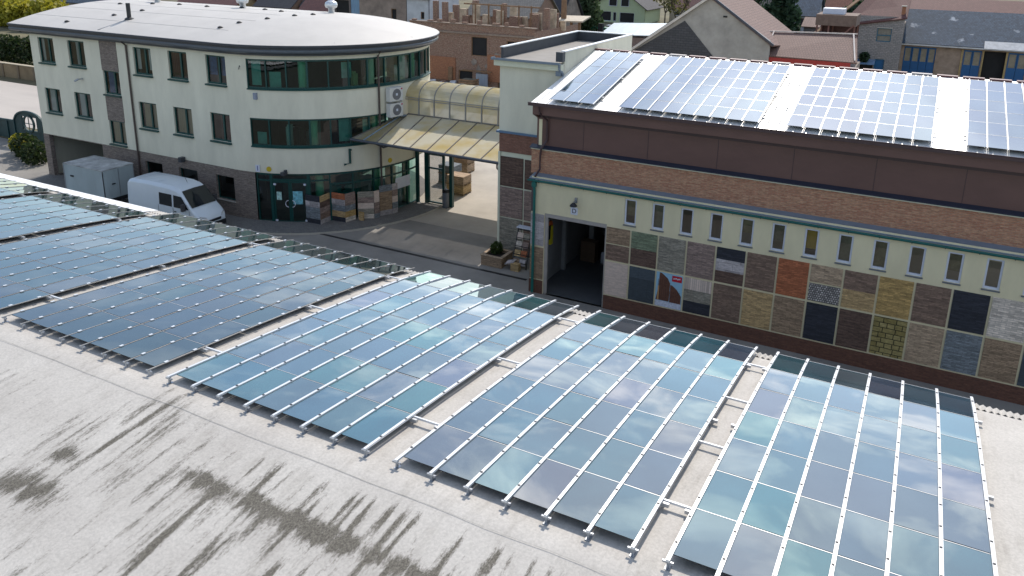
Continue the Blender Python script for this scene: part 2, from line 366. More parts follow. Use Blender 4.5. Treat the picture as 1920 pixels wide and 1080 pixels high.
# ------------------------------------------------------------------ solar arrays
def pv_material(name, rnd_cols, rough=.014, ior=1.7, base=.085, tints=((.70,.95,.90), (.96,.88,.88), (.78,.95,.88)), fk=.9):
    m, n, l, p = new_mat(name)
    oi = n.new("ShaderNodeObjectInfo"); r = n.new("ShaderNodeValToRGB"); r.color_ramp.elements.new(.33); r.color_ramp.elements.new(.66)
    for e, c in zip(r.color_ramp.elements, rnd_cols): e.color = (*c, 1)
    l.new(oi.outputs["Random"], r.inputs[0])
    g = n.new("ShaderNodeNewGeometry"); t = n.new("ShaderNodeTexNoise"); t.inputs["Scale"].default_value = 1.1; t.inputs["Detail"].default_value = 6; l.new(g.outputs["Position"], t.inputs["Vector"])
    rr = n.new("ShaderNodeValToRGB"); rr.color_ramp.elements[0].position = .3; rr.color_ramp.elements[1].position = .7; rr.color_ramp.elements[0].color = (.78,.78,.8,1); rr.color_ramp.elements[1].color = (1.2,1.18,1.16,1); l.new(t.outputs["Fac"], rr.inputs[0])
    mm = n.new("ShaderNodeMixRGB"); mm.blend_type = 'MULTIPLY'; mm.inputs[0].default_value = 1; l.new(r.outputs[0], mm.inputs[1]); l.new(rr.outputs[0], mm.inputs[2]); l.new(mm.outputs[0], p.inputs["Base Color"])
    p.inputs["Roughness"].default_value = rough; p.inputs["IOR"].default_value = ior
    tr = n.new("ShaderNodeValToRGB"); tr.color_ramp.elements.new(.5); mt = n.new("ShaderNodeMath"); mt.operation = 'FRACT'; mm2 = n.new("ShaderNodeMath"); mm2.operation = 'MULTIPLY'; mm2.inputs[1].default_value = 7.3; l.new(oi.outputs["Random"], mm2.inputs[0]); l.new(mm2.outputs[0], mt.inputs[0]); l.new(mt.outputs[0], tr.inputs[0])
    for e, c in zip(tr.color_ramp.elements, tints): e.color = (*c, 1)
    l.new(tr.outputs[0], p.inputs["Specular Tint"])
    t2 = n.new("ShaderNodeTexNoise"); t2.inputs["Scale"].default_value = .8; l.new(g.outputs["Position"], t2.inputs["Vector"])
    b = n.new("ShaderNodeBump"); b.inputs["Strength"].default_value = .05; b.inputs["Distance"].default_value = .03; l.new(t2.outputs["Fac"], b.inputs["Height"]); l.new(b.outputs[0], p.inputs["Normal"])
    gl = n.new("ShaderNodeBsdfGlossy"); gl.inputs["Roughness"].default_value = rough; l.new(tr.outputs[0], gl.inputs[0]); l.new(b.outputs[0], gl.inputs["Normal"])
    fr = n.new("ShaderNodeFresnel"); fr.inputs[0].default_value = 1.5; mu = n.new("ShaderNodeMath"); mu.operation = 'MULTIPLY_ADD'; mu.inputs[1].default_value = fk; mu.inputs[2].default_value = base; mu.use_clamp = True; l.new(fr.outputs[0], mu.inputs[0])
    ms = n.new("ShaderNodeMixShader"); l.new(mu.outputs[0], ms.inputs[0]); l.new(p.outputs[0], ms.inputs[1]); l.new(gl.outputs[0], ms.inputs[2]); l.new(ms.outputs[0], n["Material Output"].inputs[0])
    return m
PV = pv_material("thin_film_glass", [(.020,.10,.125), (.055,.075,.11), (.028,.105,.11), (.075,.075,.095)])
PVL = pv_material("thin_film_glass_dimmed", [(.02,.04,.045), (.03,.036,.044), (.022,.042,.042), (.034,.036,.042)], base=.04, tints=((.74,.88,.88), (.84,.86,.86), (.74,.88,.84)), fk=.5)  # same panel glass, darkened: its dim grazing reflection is put into the colour
PVH = pv_material("thin_film_glass_far", [(.05,.075,.11), (.055,.075,.10), (.05,.085,.11), (.06,.07,.10)], .05, 1.7, .17, ((.78,.90,1.0), (.82,.91,1.0), (.80,.92,.98)))
EDGE = mat("panel_edge", (.02,.022,.025), .4, .1); UNDER = mat("galvanised_frame", (.5,.51,.52), .4, .1, metal=.5)
THINRAIL = mat("dull_rail", (.42,.40,.37), .5, .1, metal=.3)
def copies(src, parent, pts):
    for i, p in enumerate(pts):
        if i == 0: src.location = p; continue
        o = src.copy(); COL.objects.link(o); o.parent = parent; o.location = p
        for ch in src.children:
            c = ch.copy(); COL.objects.link(c); c.parent = o
def solar_array(label, x0, ylow, zlow, slope, ncol, pitch, nrow, row, railw=.07, over=(.17,.12), feet=True, group="", pvm=PV, clampw=None, ties=0, tielen=.46, bulge=0.0):
    t = thing("solar_array", label, "solar array", (0,0,0), group)
    ROOTLOC[t.name] = Vector((0,0,0))
    Lr = nrow*row
    pn = MB().box(.03, pitch-.03, .008, row-.008, -.012, 0, 1, 't'); pn.box(.03, pitch-.03, row-.022, row-.01, .0005, .004, 2); pn.face([(.03,.008,0),(pitch-.03,.008,0),(pitch-.03,row-.008,0),(.03,row-.008,0)], 0)
    pan = pn.build("panel", [pvm, EDGE, UNDER], t)
    zb = lambda y: arc(y/Lr) if bulge else 0.0
    copies(pan, t, [(c*pitch, r*row, zb(r*row)+random.uniform(-.003,.003)) for r in range(nrow) for c in range(ncol)])
    k = 0
    for o in [o for o in t.children if o.name.startswith("panel")]: y = o.location.y; o.rotation_euler = (math.atan2(zb(y+row)-zb(y), row)+random.gauss(0,.0022), random.gauss(0,.003), 0)
    rtop = .022 if railw > .04 else .004
    rb = MB(); ysg = [-over[0]]+[Lr*k/nrow for k in range(nrow+1)]+[Lr-row*.5, Lr+over[1]]; ysg.sort()
    for ya, yb in zip(ysg, ysg[1:]): rb.beam((0,ya,zb(ya)+rtop/2-.007),(0,yb,zb(yb)+rtop/2-.007), railw, rtop+.014)
    rail = rb.build("rail", ALU if railw > .04 else THINRAIL, t)
    if pvm is not PVH:
        cb = MB()
        if clampw: cb.box(-clampw/2, clampw/2, -.04, .04, .003, .02)
        else: cb.box(-.018, .018, -.016, .016, .018, .03)
        c0 = cb.build("clamp", ALU if clampw else DARKB, rail); pos = [(r+f)*row for r in range(nrow) for f in (.22, .78)]
        for k, y in enumerate(pos):
            c = c0 if k == 0 else c0.copy()
            if k: COL.objects.link(c); c.parent = rail
            c.location = (random.uniform(-.004,.004), y+random.uniform(-.03,.03), zb(y))
    if feet:
        fb = MB().box(-.016, .016, -over[0]+.03, -over[0]+.07, -.135, -.014, 0).box(-.075, .075, -over[0]+.02, -over[0]+.05, -.05, -.025, 0).box(-.035, .035, -over[0]+.0, -over[0]+.12, -.142, -.128, 0)
        fb.build("foot", STEEL, rail)
    copies(rail, t, [(c*pitch, 0, 0) for c in range(ncol+1)])
    for k in range(3):
        bm = MB(); bm.box(-.12, ncol*pitch+.12, Lr*(.13+.36*k), Lr*(.13+.36*k)+.06, zb(Lr*(.13+.36*k))-.085, zb(Lr*(.13+.36*k))-.03); bm.build("support_beam", UNDER, t)
    if ties:
        tb = MB().box(0, tielen, -.018, .018, -.05, -.014).build("tie_bar", ALU, t)
        copies(tb, t, [(ncol*pitch, Lr*(.14+.72*k/max(1, ties-1)), zb(Lr*(.14+.72*k/max(1, ties-1)))) for k in range(ties)])
    t.location = (x0, ylow, zlow); t.rotation_euler = (slope, 0, 0)
    return t
gN = "solar arrays on the near warehouse roof"
ZL = 8.205
solar_array("solar array at the right end of the near roof, six columns between thick white rails", 8.47, -22.98, ZL, -SL, 6, .635, 7, 1.2, .053, group=gN, bulge=BULGE)
solar_array("solar array second from the right on the near roof, in front of the poster wall", 4.17, -22.98, ZL, -SL, 6, .637, 7, 1.2, .048, group=gN, bulge=BULGE, ties=4)
solar_array("middle near roof solar array reaching towards the open gate marked D", -.88, -22.98, ZL, -SL, 7, .636, 7, 1.2, .044, group=gN, bulge=BULGE, ties=3, tielen=.58)
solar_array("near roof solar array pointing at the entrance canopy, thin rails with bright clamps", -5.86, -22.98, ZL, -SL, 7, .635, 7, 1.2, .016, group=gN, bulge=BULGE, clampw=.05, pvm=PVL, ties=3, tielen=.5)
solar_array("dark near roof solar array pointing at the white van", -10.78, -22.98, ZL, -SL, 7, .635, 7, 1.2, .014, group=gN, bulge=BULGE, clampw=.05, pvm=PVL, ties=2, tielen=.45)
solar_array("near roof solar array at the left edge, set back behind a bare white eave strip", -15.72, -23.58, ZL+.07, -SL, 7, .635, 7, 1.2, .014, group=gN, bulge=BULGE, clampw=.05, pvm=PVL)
solar_array("leftmost near roof solar array, only its far corner in view", -20.68, -23.58, ZL+.07, -SL, 7, .635, 7, 1.2, .014, group=gN, bulge=BULGE, clampw=.05, pvm=PVL)

# ================================================================== HALL WITH SAMPLE WALL
hall = thing("production_hall", "long cream and brown hall with a wall of stone samples and an open gate", "hall", (6,5,0))
HX0, HX1 = -4.9, 24.0
def wall_with_holes(mb, fn, us, zs, holes, depth, mi=0, rev=0, extra=()):
    U = sorted(set(list(us)+[h[0] for h in holes]+[h[1] for h in holes]+list(extra))); Z = sorted(set(list(zs)+[h[2] for h in holes]+[h[3] for h in holes]))
    for u0, u1 in zip(U, U[1:]):
        for z0, z1 in zip(Z, Z[1:]):
            cu, cz = (u0+u1)/2, (z0+z1)/2
            hit = [h for h in holes if h[0] < cu < h[1] and h[2] < cz < h[3]]
            if not hit: mb.face([fn(u0,z0,0), fn(u1,z0,0), fn(u1,z1,0), fn(u0,z1,0)], mi, [(u0,z0),(u1,z0),(u1,z1),(u0,z1)])
    for (u0, u1, z0, z1) in holes:
        mb.face([fn(u0,z0,0), fn(u0,z0,depth), fn(u0,z1,depth), fn(u0,z1,0)], rev); mb.face([fn(u1,z0,0), fn(u1,z1,0), fn(u1,z1,depth), fn(u1,z0,depth)], rev)
        mm = [u for u in U if u0 <= u <= u1]
        for a, b in zip(mm, mm[1:]):
            mb.face([fn(a,z1,0), fn(a,z1,depth), fn(b,z1,depth), fn(b,z1,0)], rev); mb.face([fn(a,z0,0), fn(b,z0,0), fn(b,z0,depth), fn(a,z0,depth)], rev)
fH = lambda u, z, d: (u, d, z)
wins = [(-.36+1.25*i, .18+1.25*i, 4.2, 5.38) for i in range(17)]
DOOR = (-4.2, -1.15, 0, 4.05)
mb = MB(); wall_with_holes(mb, fH, [HX0, HX1], [0, 5.75], wins+[DOOR], .16)
mb.box(HX0, HX0+.16, .01, 16, 0, 5.7, 0).box(HX0, HX0+.16, .61, 16, 5.7, 8.3, 0).box(HX0, HX1, 15.9, 16, 0, 9, 0)
mb.build("front_wall", PLASTER_H, hall)
for i, (a, b, z0, z1) in enumerate(wins):
    f = MB().box(a, a+.07, .06, .13, z0, z1).box(b-.07, b, .06, .13, z0, z1).box(a+.07, b-.07, .06, .13, z1-.07, z1).box(a+.07, b-.07, .06, .13, z0, z0+.09)
    w = f.build("window", WHITEP, hall)
    MB().face([(a+.07,.1,z0+.09),(b-.07,.1,z0+.09),(b-.07,.1,z1-.07),(a+.07,.1,z1-.07)]).build("pane", GL_DARK, w)
    MB().box(a-.03, b+.03, -.05, .12, z0-.05, z0-.002).build("sill", mat("grey_sill", (.14,.155,.17), .4), w)
    k = i % 5
    back = (a+.05, b-.05, .2, .24, z0+(.5 if i in (4,) else .05 if k else .4), z1)
    if i in (6,): MB().box(a+.05, b-.05, .22, .25, z0+.3, z1).build("pane_backing", mat("yellow_blind", (.62,.40,.02), .8, .1), w); MB().box(a+.05, b-.05, .22, .25, z0, z0+.28).build("shelf_back", DARKB, w)
    elif i in (0,1,4,5,7,8,10): MB().box(*back).build("pane_backing", mat("olive_reflection_%d" % (i % 2), ((.28,.25,.14),(.22,.22,.15))[i % 2], .85, .5, 1.3), w)  # olive reflection of the panes is put into these sheets' colour
# base brick, upper brick
BR_BASE = brick("base_brick", (.16,.07,.045), (.115,.05,.034), (.085,.05,.038), .25, .07, .006, noisy=.35)
BR_UP = brick("rustic_brick", (.37,.155,.09), (.48,.265,.155), (.34,.215,.15), .25, .062, .01, noisy=.4)
mb = MB().box(-1.13, HX1, -.05, -.002, 0, .66).box(HX0-.02, -4.22, -.05, -.002, 0, .66); mb.build("base_course", BR_BASE, hall)
MB().box(HX0-.3, HX1, .5, .6, 5.75, 6.9).build("upper_wall", BR_UP, hall)
MB().box(HX0-.32, HX1, .44, .5, 6.9, 6.96).build("white_strip", CREAM, hall)
MB().prism([(HX0-.35,.36,6.962),(HX0-.35,.36,7.0),(HX0-.35,.66,7.1),(HX0-.35,.66,6.962)], (HX1-HX0+.35,0,0)).build("flashing", NAVY, hall)
sdg = MB().box(HX0-.1, HX1, .62, .7, 7.09, 8.6).build("siding", BROWN_SIDING, hall)
for k in range(9): MB().box(HX0+2.2+3.0*k, HX0+2.225+3.0*k, .612, .619, 7.1, 8.37).build("sheet_seam", BROWN_TRIM, sdg)
for k in range(24): MB().box(HX0+.4+1.1*k, HX0+.43+1.1*k, -.155, -.125, 5.5, 5.62).build("gutter_bracket", NAVY, hall)
mb = MB().box(HX0-.1, HX1, .1, .615, 8.6, 9.08, 0); mb.prism([(HX0-.1,.1,8.6),(HX0-.1,.61,8.35),(HX0-.1,.61,8.6)], (.12,0,0)); mb.build("eave_box", BROWN_SIDING, hall)
MB().box(HX0-.1, HX1, .57, .618, 8.38, 8.5).build("eave_trim", BROWN_TRIM, hall)
mb = MB()
for x0, x1, y0, y1, z0, z1 in ((HX0-.25, HX1, -.08, .1, 9.02, 9.06), (HX0-.25, HX1, -.1, -.07, 9.02, 9.16), (HX0-.25, HX0-.22, -.07, .1, 9.06, 9.16)): mb.box(x0, x1, y0, y1, z0, z1)
mb.tube([(HX0-.25,-.1,9.16),(HX1,-.1,9.16)], .022, 6); mb.build("upper_gutter", BROWN_TRIM, hall)
MB().prism([(HX0-.12,-.06,5.62),(HX0-.12,.52,5.74),(HX0-.12,.52,5.79),(HX0-.12,-.06,5.66)], (HX1-HX0+.12,0,0)).build("ledge_roof", GREYFLASH, hall)
mb = MB(); prof = [(math.cos(t)*.08, math.sin(t)*.08) for t in [math.pi+math.pi*k/6 for k in range(7)]]
for (a, b), (c, d) in zip(prof, prof[1:]): mb.face([(HX0-.14,-.13+a,5.6+b),(HX1,-.13+a,5.6+b),(HX1,-.13+c,5.6+d),(HX0-.14,-.13+c,5.6+d)])
mb.face([(HX0-.14,-.13+a,5.6+b) for a, b in prof]); mb.tube([(HX0-.14,-.215,5.6),(HX1,-.215,5.6)], .014, 6); mb.build("lower_gutter", TEALG, hall)
mb = MB().tube([(-4.72,-.13,5.55),(-4.72,-.13,5.3),(-4.7,-.12,5.1),(-4.7,-.12,.05)], .065, 10).box(-4.82, -4.62, -.2, -.05, 5.28, 5.5); mb.build("downpipe", TEALG, hall)
mb = MB().tube([(-4.6,-.06,9.02),(-4.6,.0,8.7),(-4.45,.5,8.3),(-4.45,.54,7.35),(-4.62,.3,7.0),(-4.7,.38,6.6),(-4.7,.38,6.0),(-4.72,-.05,5.75)], .05, 10); mb.build("downpipe", BROWN_TRIM, hall)
M_HROOF = mat("white_metal_roof", (.80,.80,.78), .42, .05, .6, metal=.4)
RS = R(12); hz = lambda y: 9.10+(y+.05)*math.tan(RS)
mb = MB(); mb.slab([(HX0-.2,-.05,hz(-.05)),(HX1,-.05,hz(-.05)),(HX1,7.7,hz(7.7)),(HX0-.2,7.7,hz(7.7))], .08); mb.slab([(HX0-.2,7.7,hz(7.7)),(HX1,7.7,hz(7.7)),(HX1,16.2,9.0),(HX0-.2,16.2,9.0)], .08)
for i in range(60):
    x = HX0+.1+i*.48
    if x < HX1-.1: mb.beam((x,-.03,hz(-.03)+.012),(x,7.6,hz(7.6)+.012), .03, .03)
mb.build("metal_roof", M_HROOF, hall)
mb = MB()
for i in range(29): mb.box(HX0-.2+i*1.0, HX0+.62+i*1.0, 7.55, 7.9, hz(7.7)-.04, hz(7.7)+.045, 1 if i in (4,9,15,20) else 0)
mb.build("ridge_cap", [mat("dark_red_cap", (.11,.03,.03), .5), mat("pale_cap", (.3,.27,.26), .5)], hall)
# sample panels
def stone(name, c, bw=.4, rh=.06, noisy=.42, ms=.006, var=.28, mort=.6):
    c = hexmix((c[0]*1.05, c[1], c[2]*.95), 1.3); return brick(name, hexmix(c, 1-var), hexmix(c, 1+var), hexmix(c, mort), bw, rh, ms, .9, .5, 1, noisy, .7)
SM = dict(tan=stone("tan_splitstone", (.24,.175,.12)), brn=stone("brown_splitstone", (.165,.115,.09)), dbrn=stone("dark_brown_splitstone", (.095,.062,.05)), blk=stone("black_slate_stone", (.024,.027,.038), noisy=.25),
 grn=stone("green_stone", (.15,.19,.13), .3), gry=stone("grey_stone", (.215,.205,.175), .3), mauve=stone("mauve_stone", (.21,.16,.145)), lil=stone("lilac_grey_stone", (.30,.285,.30), .6, .3), pink=stone("pale_pink_stone", (.50,.42,.375), .3, .05, .15, .004, .1, .85),
 blu=stone("dark_blue_slab", (.045,.06,.075), .9, .9, .25), red=stone("red_clinker", (.30,.105,.05), .22, .07, .3, .01, mort=.75), och=stone("ochre_stone", (.34,.235,.095)), sand=stone("sand_stone", (.36,.26,.135)), beige=stone("beige_stone", (.32,.245,.175), .35),
 slate=stone("blue_grey_splitstone", (.145,.17,.195), .28), white=stone("white_veined_stone", (.46,.42,.38), .35, .08, .35), pebble=stone("pebble_stone", (.34,.33,.33), .09, .09, .6, .02, .5, .25), flag=brick("olive_flagstone", (.23,.18,.06), (.36,.29,.12), (.03,.025,.012), .27, .21, .016, .9, .37, 1.7, .45, .8), rib=stone("ribbed_tile", (.45,.385,.35), .09, 1.2, .1, .008))
ZB, ZM0, ZM1, ZT = .73, 2.32, 2.41, 3.96
def cell(i): return (.04+1.25*i, 1.25+1.25*i-.04)
lay = {}   # column: (upper bands, lower bands) each list of (key, fraction from the bottom)
UP = [['brn','mauve_s'],]
cols = [(-1, ['brn','tan'], ['pink']), (0, ['dbrn','grn'], ['blu']), (1, ['gry'], None), (2, ['mauve'], ['blk','gry','rib']), (3, ['dbrn','lil','blk'], ['brn']), (4, ['brn'], ['sand']), (5, ['red'], ['tan']), (6, ['pebble','beige'], ['blk']),
 (7, ['sand','brn'], ['dbrn']), (8, ['och'], ['flag']), (9, ['brn'], ['beige']), (10, ['blk'], ['slate']), (11, ['white'], ['tan']), (12, ['beige'], ['blu']), (13, ['mauve'], ['gry']), (14, ['dbrn'], ['sand'])]
def bands(keys, a, b, z0, z1, yf, parent):
    n = len(keys); gap = .03 if n == 2 and keys[0] in ('brn','pebble') else .0
    for k, key in enumerate(keys):
        za = z0+(z1-z0)*k/n+(gap if k else 0); zb = z0+(z1-z0)*(k+1)/n-(gap if k < n-1 else 0)
        MB().box(a, b, yf, -.002, za, zb-.002).build("cladding_panel", SM[key], parent)
for i, up, lo in cols:
    a, b = cell(i)
    if i == -1: a = -1.12
    bands(up, a, b, ZM1, ZT, -.03-.004*(i % 3), hall)
    if lo: bands(lo, a, b, ZB, ZM0, -.03-.004*((i+1) % 3), hall)
bands(['lil'], HX0, -4.22, ZM1, ZT, -.03, hall); bands(['tan'], HX0, -4.22, ZB, ZM0, -.03, hall)
MB().box(HX0-.005, HX0+.17, -.012, -.002, 4.05, 5.6).build("corner_board", mat("plum_board", (.10,.07,.075), .8), hall)
# poster of wooden fencing
a, b = cell(1); po = thing("poster", "poster of brown wooden fencing under blue sky with a red label, fixed among stone samples", "poster", ((a+b)/2,-.03,ZB))
MB().box(a, b, -.03, -.002, ZB, ZM0).build("board", mat("poster_sky", (.30,.52,.68), .5, .05), po)
W, H = b-a, ZM0-ZB; P = lambda x, z, y=-.034: (a+W*x, y, ZB+H*z)
mb = MB(); mb.face([P(.02,.18),P(.52,.18),P(.54,.72),P(.44,.86),P(.2,.99),P(.12,.99),P(.1,.55)], 0); mb.face([P(.55,.17),P(.98,.17),P(.98,.40),P(.8,.58),P(.62,.68),P(.55,.68)], 0)
for k in range(12): x = .08+.075*k; mb.face([P(x,.19,-.036),P(x+.012,.19,-.036),P(x+.012,.5+.3*(x < .5),-.036),P(x,.5+.3*(x < .5),-.036)], 1)
mb.build("printed_fence", [mat("poster_wood", (.13,.055,.035), .5, .3, 9), mat("poster_wood_line", (.06,.025,.02), .5)], po)
MB().face([P(0,0),P(1,0),P(1,.17),P(0,.17)]).build("printed_ground", mat("poster_snow", (.55,.58,.68), .5, .25, 12), po)
MB().face([P(.08,.18,-.037),P(.13,.18,-.037),P(.13,.6,-.037),P(.08,.6,-.037)]).build("printed_post", mat("poster_post", (.5,.28,.12), .5), po)
rl = MB().face([P(.6,.80,-.038),P(.97,.80,-.038),P(.97,.97,-.038),P(.6,.97,-.038)]).build("red_label", mat("poster_red", (.5,.01,.03), .4, .05), po)
mb = MB()
for k in range(6): x = .65+.045*k; z = .885+.008*((k*7) % 3); mb.face([P(x,z-.02,-.041),P(x+.036,z-.02,-.041),P(x+.034,z+.025,-.041),P(x+.004,z+.02,-.041)])
mb.build("label_lettering", WHITEP, rl)
# gate opening: lintel, jambs, interior
mb = MB().box(-4.2, -1.15, .02, .16, 3.86, 4.048).box(-4.2, -4.05, .05, .16, 0, 3.86).box(-1.22, -1.15, .05, .16, 0, 3.86); mb.build("gate_frame", mat("shutter_box", (.36,.33,.31), .5, .1), hall)
mb = MB().box(-4.75, 3, .165, 14, -.01, .006, 0).box(-4.74, -4.7, .17, 14, 0, 5.5, 1).box(3, 3.1, .17, 14, 0, 5.5, 1).box(-4.7, 3, 9.0, 9.1, 0, 5.5, 1).box(-4.7, HX1, .6, 9, 5.5, 5.6, 1)
mb.build("interior", [mat("hall_floor", (.08,.085,.09), .6, .3, .5), mat("hall_inner_wall", (.22,.22,.22), .9, .2, .5)], hall)
mb = MB().box(-4.69, -4.5, 3.2, 3.4, 0, 5.5).box(-4.1, -3.85, 5.4, 5.65, 0, 5.5); mb.build("pillar", mat("inner_pillar", (.30,.31,.31), .8), hall)
ex = thing("fire_extinguisher", "red fire extinguisher on the wall just inside the open gate", "fire extinguisher", (-4.55,.9,.9))
MB().lathe((-4.55,.9,.9), [(0,0),(.085,.01),(.09,.05),(.09,.42),(.05,.5),(.02,.52),(0,.53)], 12).build("cylinder", mat("red_paint", (.42,.01,.015), .3), ex, True)
MB().box(-4.6, -4.5, .87, .93, 1.42, 1.5).tube([(-4.55,.86,1.45),(-4.55,.78,1.3),(-4.55,.79,1.0)], .012, 6).build("hose", DARKB, ex)
hv = thing("safety_vest", "yellow and orange safety vest hanging inside the gate on the left wall", "vest", (-4.6,1.6,2.2))
MB().box(-4.68, -4.58, 1.35, 1.55, 2.2, 2.95, 0).box(-4.68, -4.56, 1.56, 1.8, 1.9, 2.85, 1).prism([(-4.68,1.3,2.95),(-4.68,1.82,2.86),(-4.68,1.7,3.1),(-4.68,1.4,3.1)], (.1,0,0), 2).build("cloth", [DARKB, mat("hi_vis_yellow", (.6,.5,.02), .7), mat("hi_vis_orange", (.6,.13,.03), .7)], hv)
bx = thing("cardboard_box", "brown cardboard box standing at the back of the dark gateway", "box", (-3.9,5.1,0)); MB().box(-4.3, -3.5, 4.8, 5.3, .01, 1.1).build("carton", mat("cardboard", (.13,.085,.055), .9), bx); MB().box(-4.31, -3.49, 4.79, 5.31, 1.1, 1.12).build("flap", mat("cardboard_lid", (.16,.11,.07), .9), bx)
cn_ = thing("white_canister", "small white canister beside the cardboard box in the gateway", "canister", (-3.1,5,0)); MB().lathe((-3.1,5,0), [(0,.01),(.13,.02),(.13,.55),(.1,.62),(.05,.66),(0,.67)], 12).build("drum", WHITEP, cn_, True); MB().lathe((-3.1,5,.66), [(.04,0),(.04,.06),(0,.065)], 8).build("cap", DARKB, cn_)
# sign D and lamp
sg = thing("letter_sign", "small white sign with the letter D above the open gate", "sign", (-2.73,0,4.4))
MB().box(-2.9, -2.56, -.025, -.002, 4.23, 4.57).build("plate", WHITEP, sg)
def text_mesh(txt, size, loc, m, parent, rotz=0.0, name="lettering"):
    c = bpy.data.curves.new("t", 'FONT'); c.body = txt; c.size = size; c.align_x = 'CENTER'; c.align_y = 'CENTER'; c.extrude = .003
    o = bpy.data.objects.new("t", c); COL.objects.link(o); bpy.context.view_layer.update()
    me = bpy.data.meshes.new_from_object(o.evaluated_get(bpy.context.evaluated_depsgraph_get())); bpy.data.objects.remove(o)
    me.transform(Matrix.Rotation(rotz, 4, 'Z') @ Matrix.Rotation(R(90), 4, 'X')); me.materials.clear(); me.materials.append(m)
    r = bpy.data.objects.new(name, me); COL.objects.link(r); r.parent = parent; r.location = Vector(loc)-wloc(parent); return r
text_mesh("D", .3, (-2.73,-.03,4.4), DARKB, sg)
lp = thing("wall_lamp", "small dark wall lamp above the letter sign", "lamp", (-2.66,0,4.85)); MB().box(-2.72, -2.6, -.05, -.002, 4.8, 5.05).box(-2.68, -2.64, -.3, -.05, 4.9, 4.94).build("bracket", STEEL, lp); MB().lathe((-2.66,-.3,4.72), [(.17,0),(.16,.06),(.06,.16),(0,.18)], 12).build("lamp_shade", DARKB, lp)

# ------------------------------------------------------------------ arrays on the hall roof
gH = "solar arrays on the hall roof"
hy = .28; hz0 = 9.335
rowh = 6.75/math.cos(RS)/6
def harr(label, x0, ncol, pitch): return solar_array(label, x0, hy, hz0, RS, ncol, pitch, 6, rowh, .041, (.06,.05), False, gH, PVH)
harr("narrow solar array on the hall roof beside the cream tower", -4.25, 3, .70)
harr("wide solar array on the hall roof in front of the grey gable barn", -.98, 9, .652)
harr("solar array on the hall roof in front of the stone house with the teal window", 5.92, 8, .637)
harr("solar array on the hall roof at the right edge, in front of the open garage", 12.13, 9, .637)
tr = thing("roof_rail_track", "bare white rail tracks on the gap between two hall roof arrays", "rail track", (5.1,3,9.3))
mb = MB()
for x in (5.15, 5.6): mb.beam((x,.2,hz(.2)+.1),(x,7.0,hz(7.0)+.1), .04, .05)
mb.build("track", ALU, tr); mb = MB()
for k in range(5): mb.beam((5.1,.8+1.4*k,hz(.8+1.4*k)+.06),(5.75,.8+1.4*k,hz(.8+1.4*k)+.06), .04, .03)
mb.build("cross_bar", STEEL, tr)

# ================================================================== TOWER BETWEEN OFFICE AND HALL
tw = thing("tower", "square cream tower with flat parapet roof between office canopy and hall", "tower", (-6.85,8.5,0))
TX0, TX1, TY0, TY1 = -8.6, -5.12, 3.6, 13.4
MB().box(TX0, TX1-.02, TY0, TY1, 6.72, 10.42, 0).build("upper_wall", PLASTER, tw)
MB().box(TX0, TX1-.02, TY0+.04, TY1, 0, 6.7, 0).build("lower_wall", CREAM, tw)
MB().box(TX0-.12, TX1, TY0-.12, TY0+.2, 6.66, 6.76).build("flashing", mat("blue_flashing", (.10,.17,.27), .3, .1), tw)
MB().box(TX0+.02, TX1, TY0-.02, TY0+.038, 5.66, 6.655).build("brick_band", brick("tower_brick", (.20,.085,.055), (.27,.13,.09), (.17,.1,.08), .25, .07, .01, noisy=.35), tw)
for z0, z1, k in ((3.82, 5.4, 'dbrn'), (2.12, 3.74, 'mauve'), (.1, 2.04, 'gry')):
    MB().box(TX0+.1, -7.18, TY0-.02, TY0+.038, z0, z1).build("cladding_panel", SM[k], tw); MB().box(-7.08, -5.9, TY0-.02, TY0+.038, z0, z1-.02).build("cladding_panel", SM[k if k != 'gry' else 'brn'], tw)
ROOFGREY = mat("roofing_felt", (.28,.26,.235), .95, .1, 1.2, bump=.2); BITUM = mat("bitumen", (.045,.05,.06), .6, .15, 3)
MB().box(TX0+.12, TX1-.14, TY0-.02, TY1-.14, 10.42, 10.47).build("flat_roof", ROOFGREY, tw)
mb = MB().box(TX0, TX0+.12, TY0+.1, TY1, 10.42, 11.0, 0).box(TX0+.12, TX1-.14, TY1-.14, TY1, 10.47, 11.0, 0).box(TX1-.14, TX1, TY0+.15, TY1, 9.2, 11.0, 1); mb.build("parapet", [BITUM, PLASTER], tw)
mb = MB().box(TX0-.05, TX0+.17, TY0+.06, TY1+.05, 11.0, 11.05).box(TX0+.17, TX1-.19, TY1-.19, TY1+.05, 11.0, 11.05).box(TX1-.19, TX1+.05, TY0+.1, TY1+.05, 11.0, 11.05); mb.build("parapet_cap", mat("white_coping", (.75,.75,.75), .35, .05), tw)
MB().box(TX0-.22, TX1, TY0-.26, TY0-.002, 10.12, 10.42).build("soffit_board", CREAM, tw)
mb = MB().box(TX0-.28, TX1, TY0-.42, TY0-.27, 10.42, 10.46).box(TX0-.28, TX1, TY0-.44, TY0-.42, 10.42, 10.54).box(TX0-.3, TX0-.28, TY0-.44, TY0-.0, 10.4, 10.54); mb.build("gutter", GREYFLASH, tw)
MB().box(TX0-.26, TX1-.15, TY0-.265, TY0-.02, 10.425, 10.475).build("eave_strip", ROOFGREY, tw)
MB().box(TX1-.32, TX1+.04, TY0-.2, TY0+.098, 10.55, 11.02).build("parapet_end", BITUM, tw)
mb = MB().tube([(TX1-.08,TY0-.34,10.42),(TX1-.08,TY0-.3,10.2),(TX1+.02,TY0-.1,10.0),(TX1+.02,TY0-.06,9.85)], .06, 8).box(TX1-.3, TX1-.02, TY0-.22, TY0-.004, 9.86, 10.1); mb.build("downpipe", GREYFLASH, tw)
MB().box(TX0-.035, TX0+.09, TY0-.03, TY0+.03, 0, 5.66).build("corner_trim", CREAM, tw)

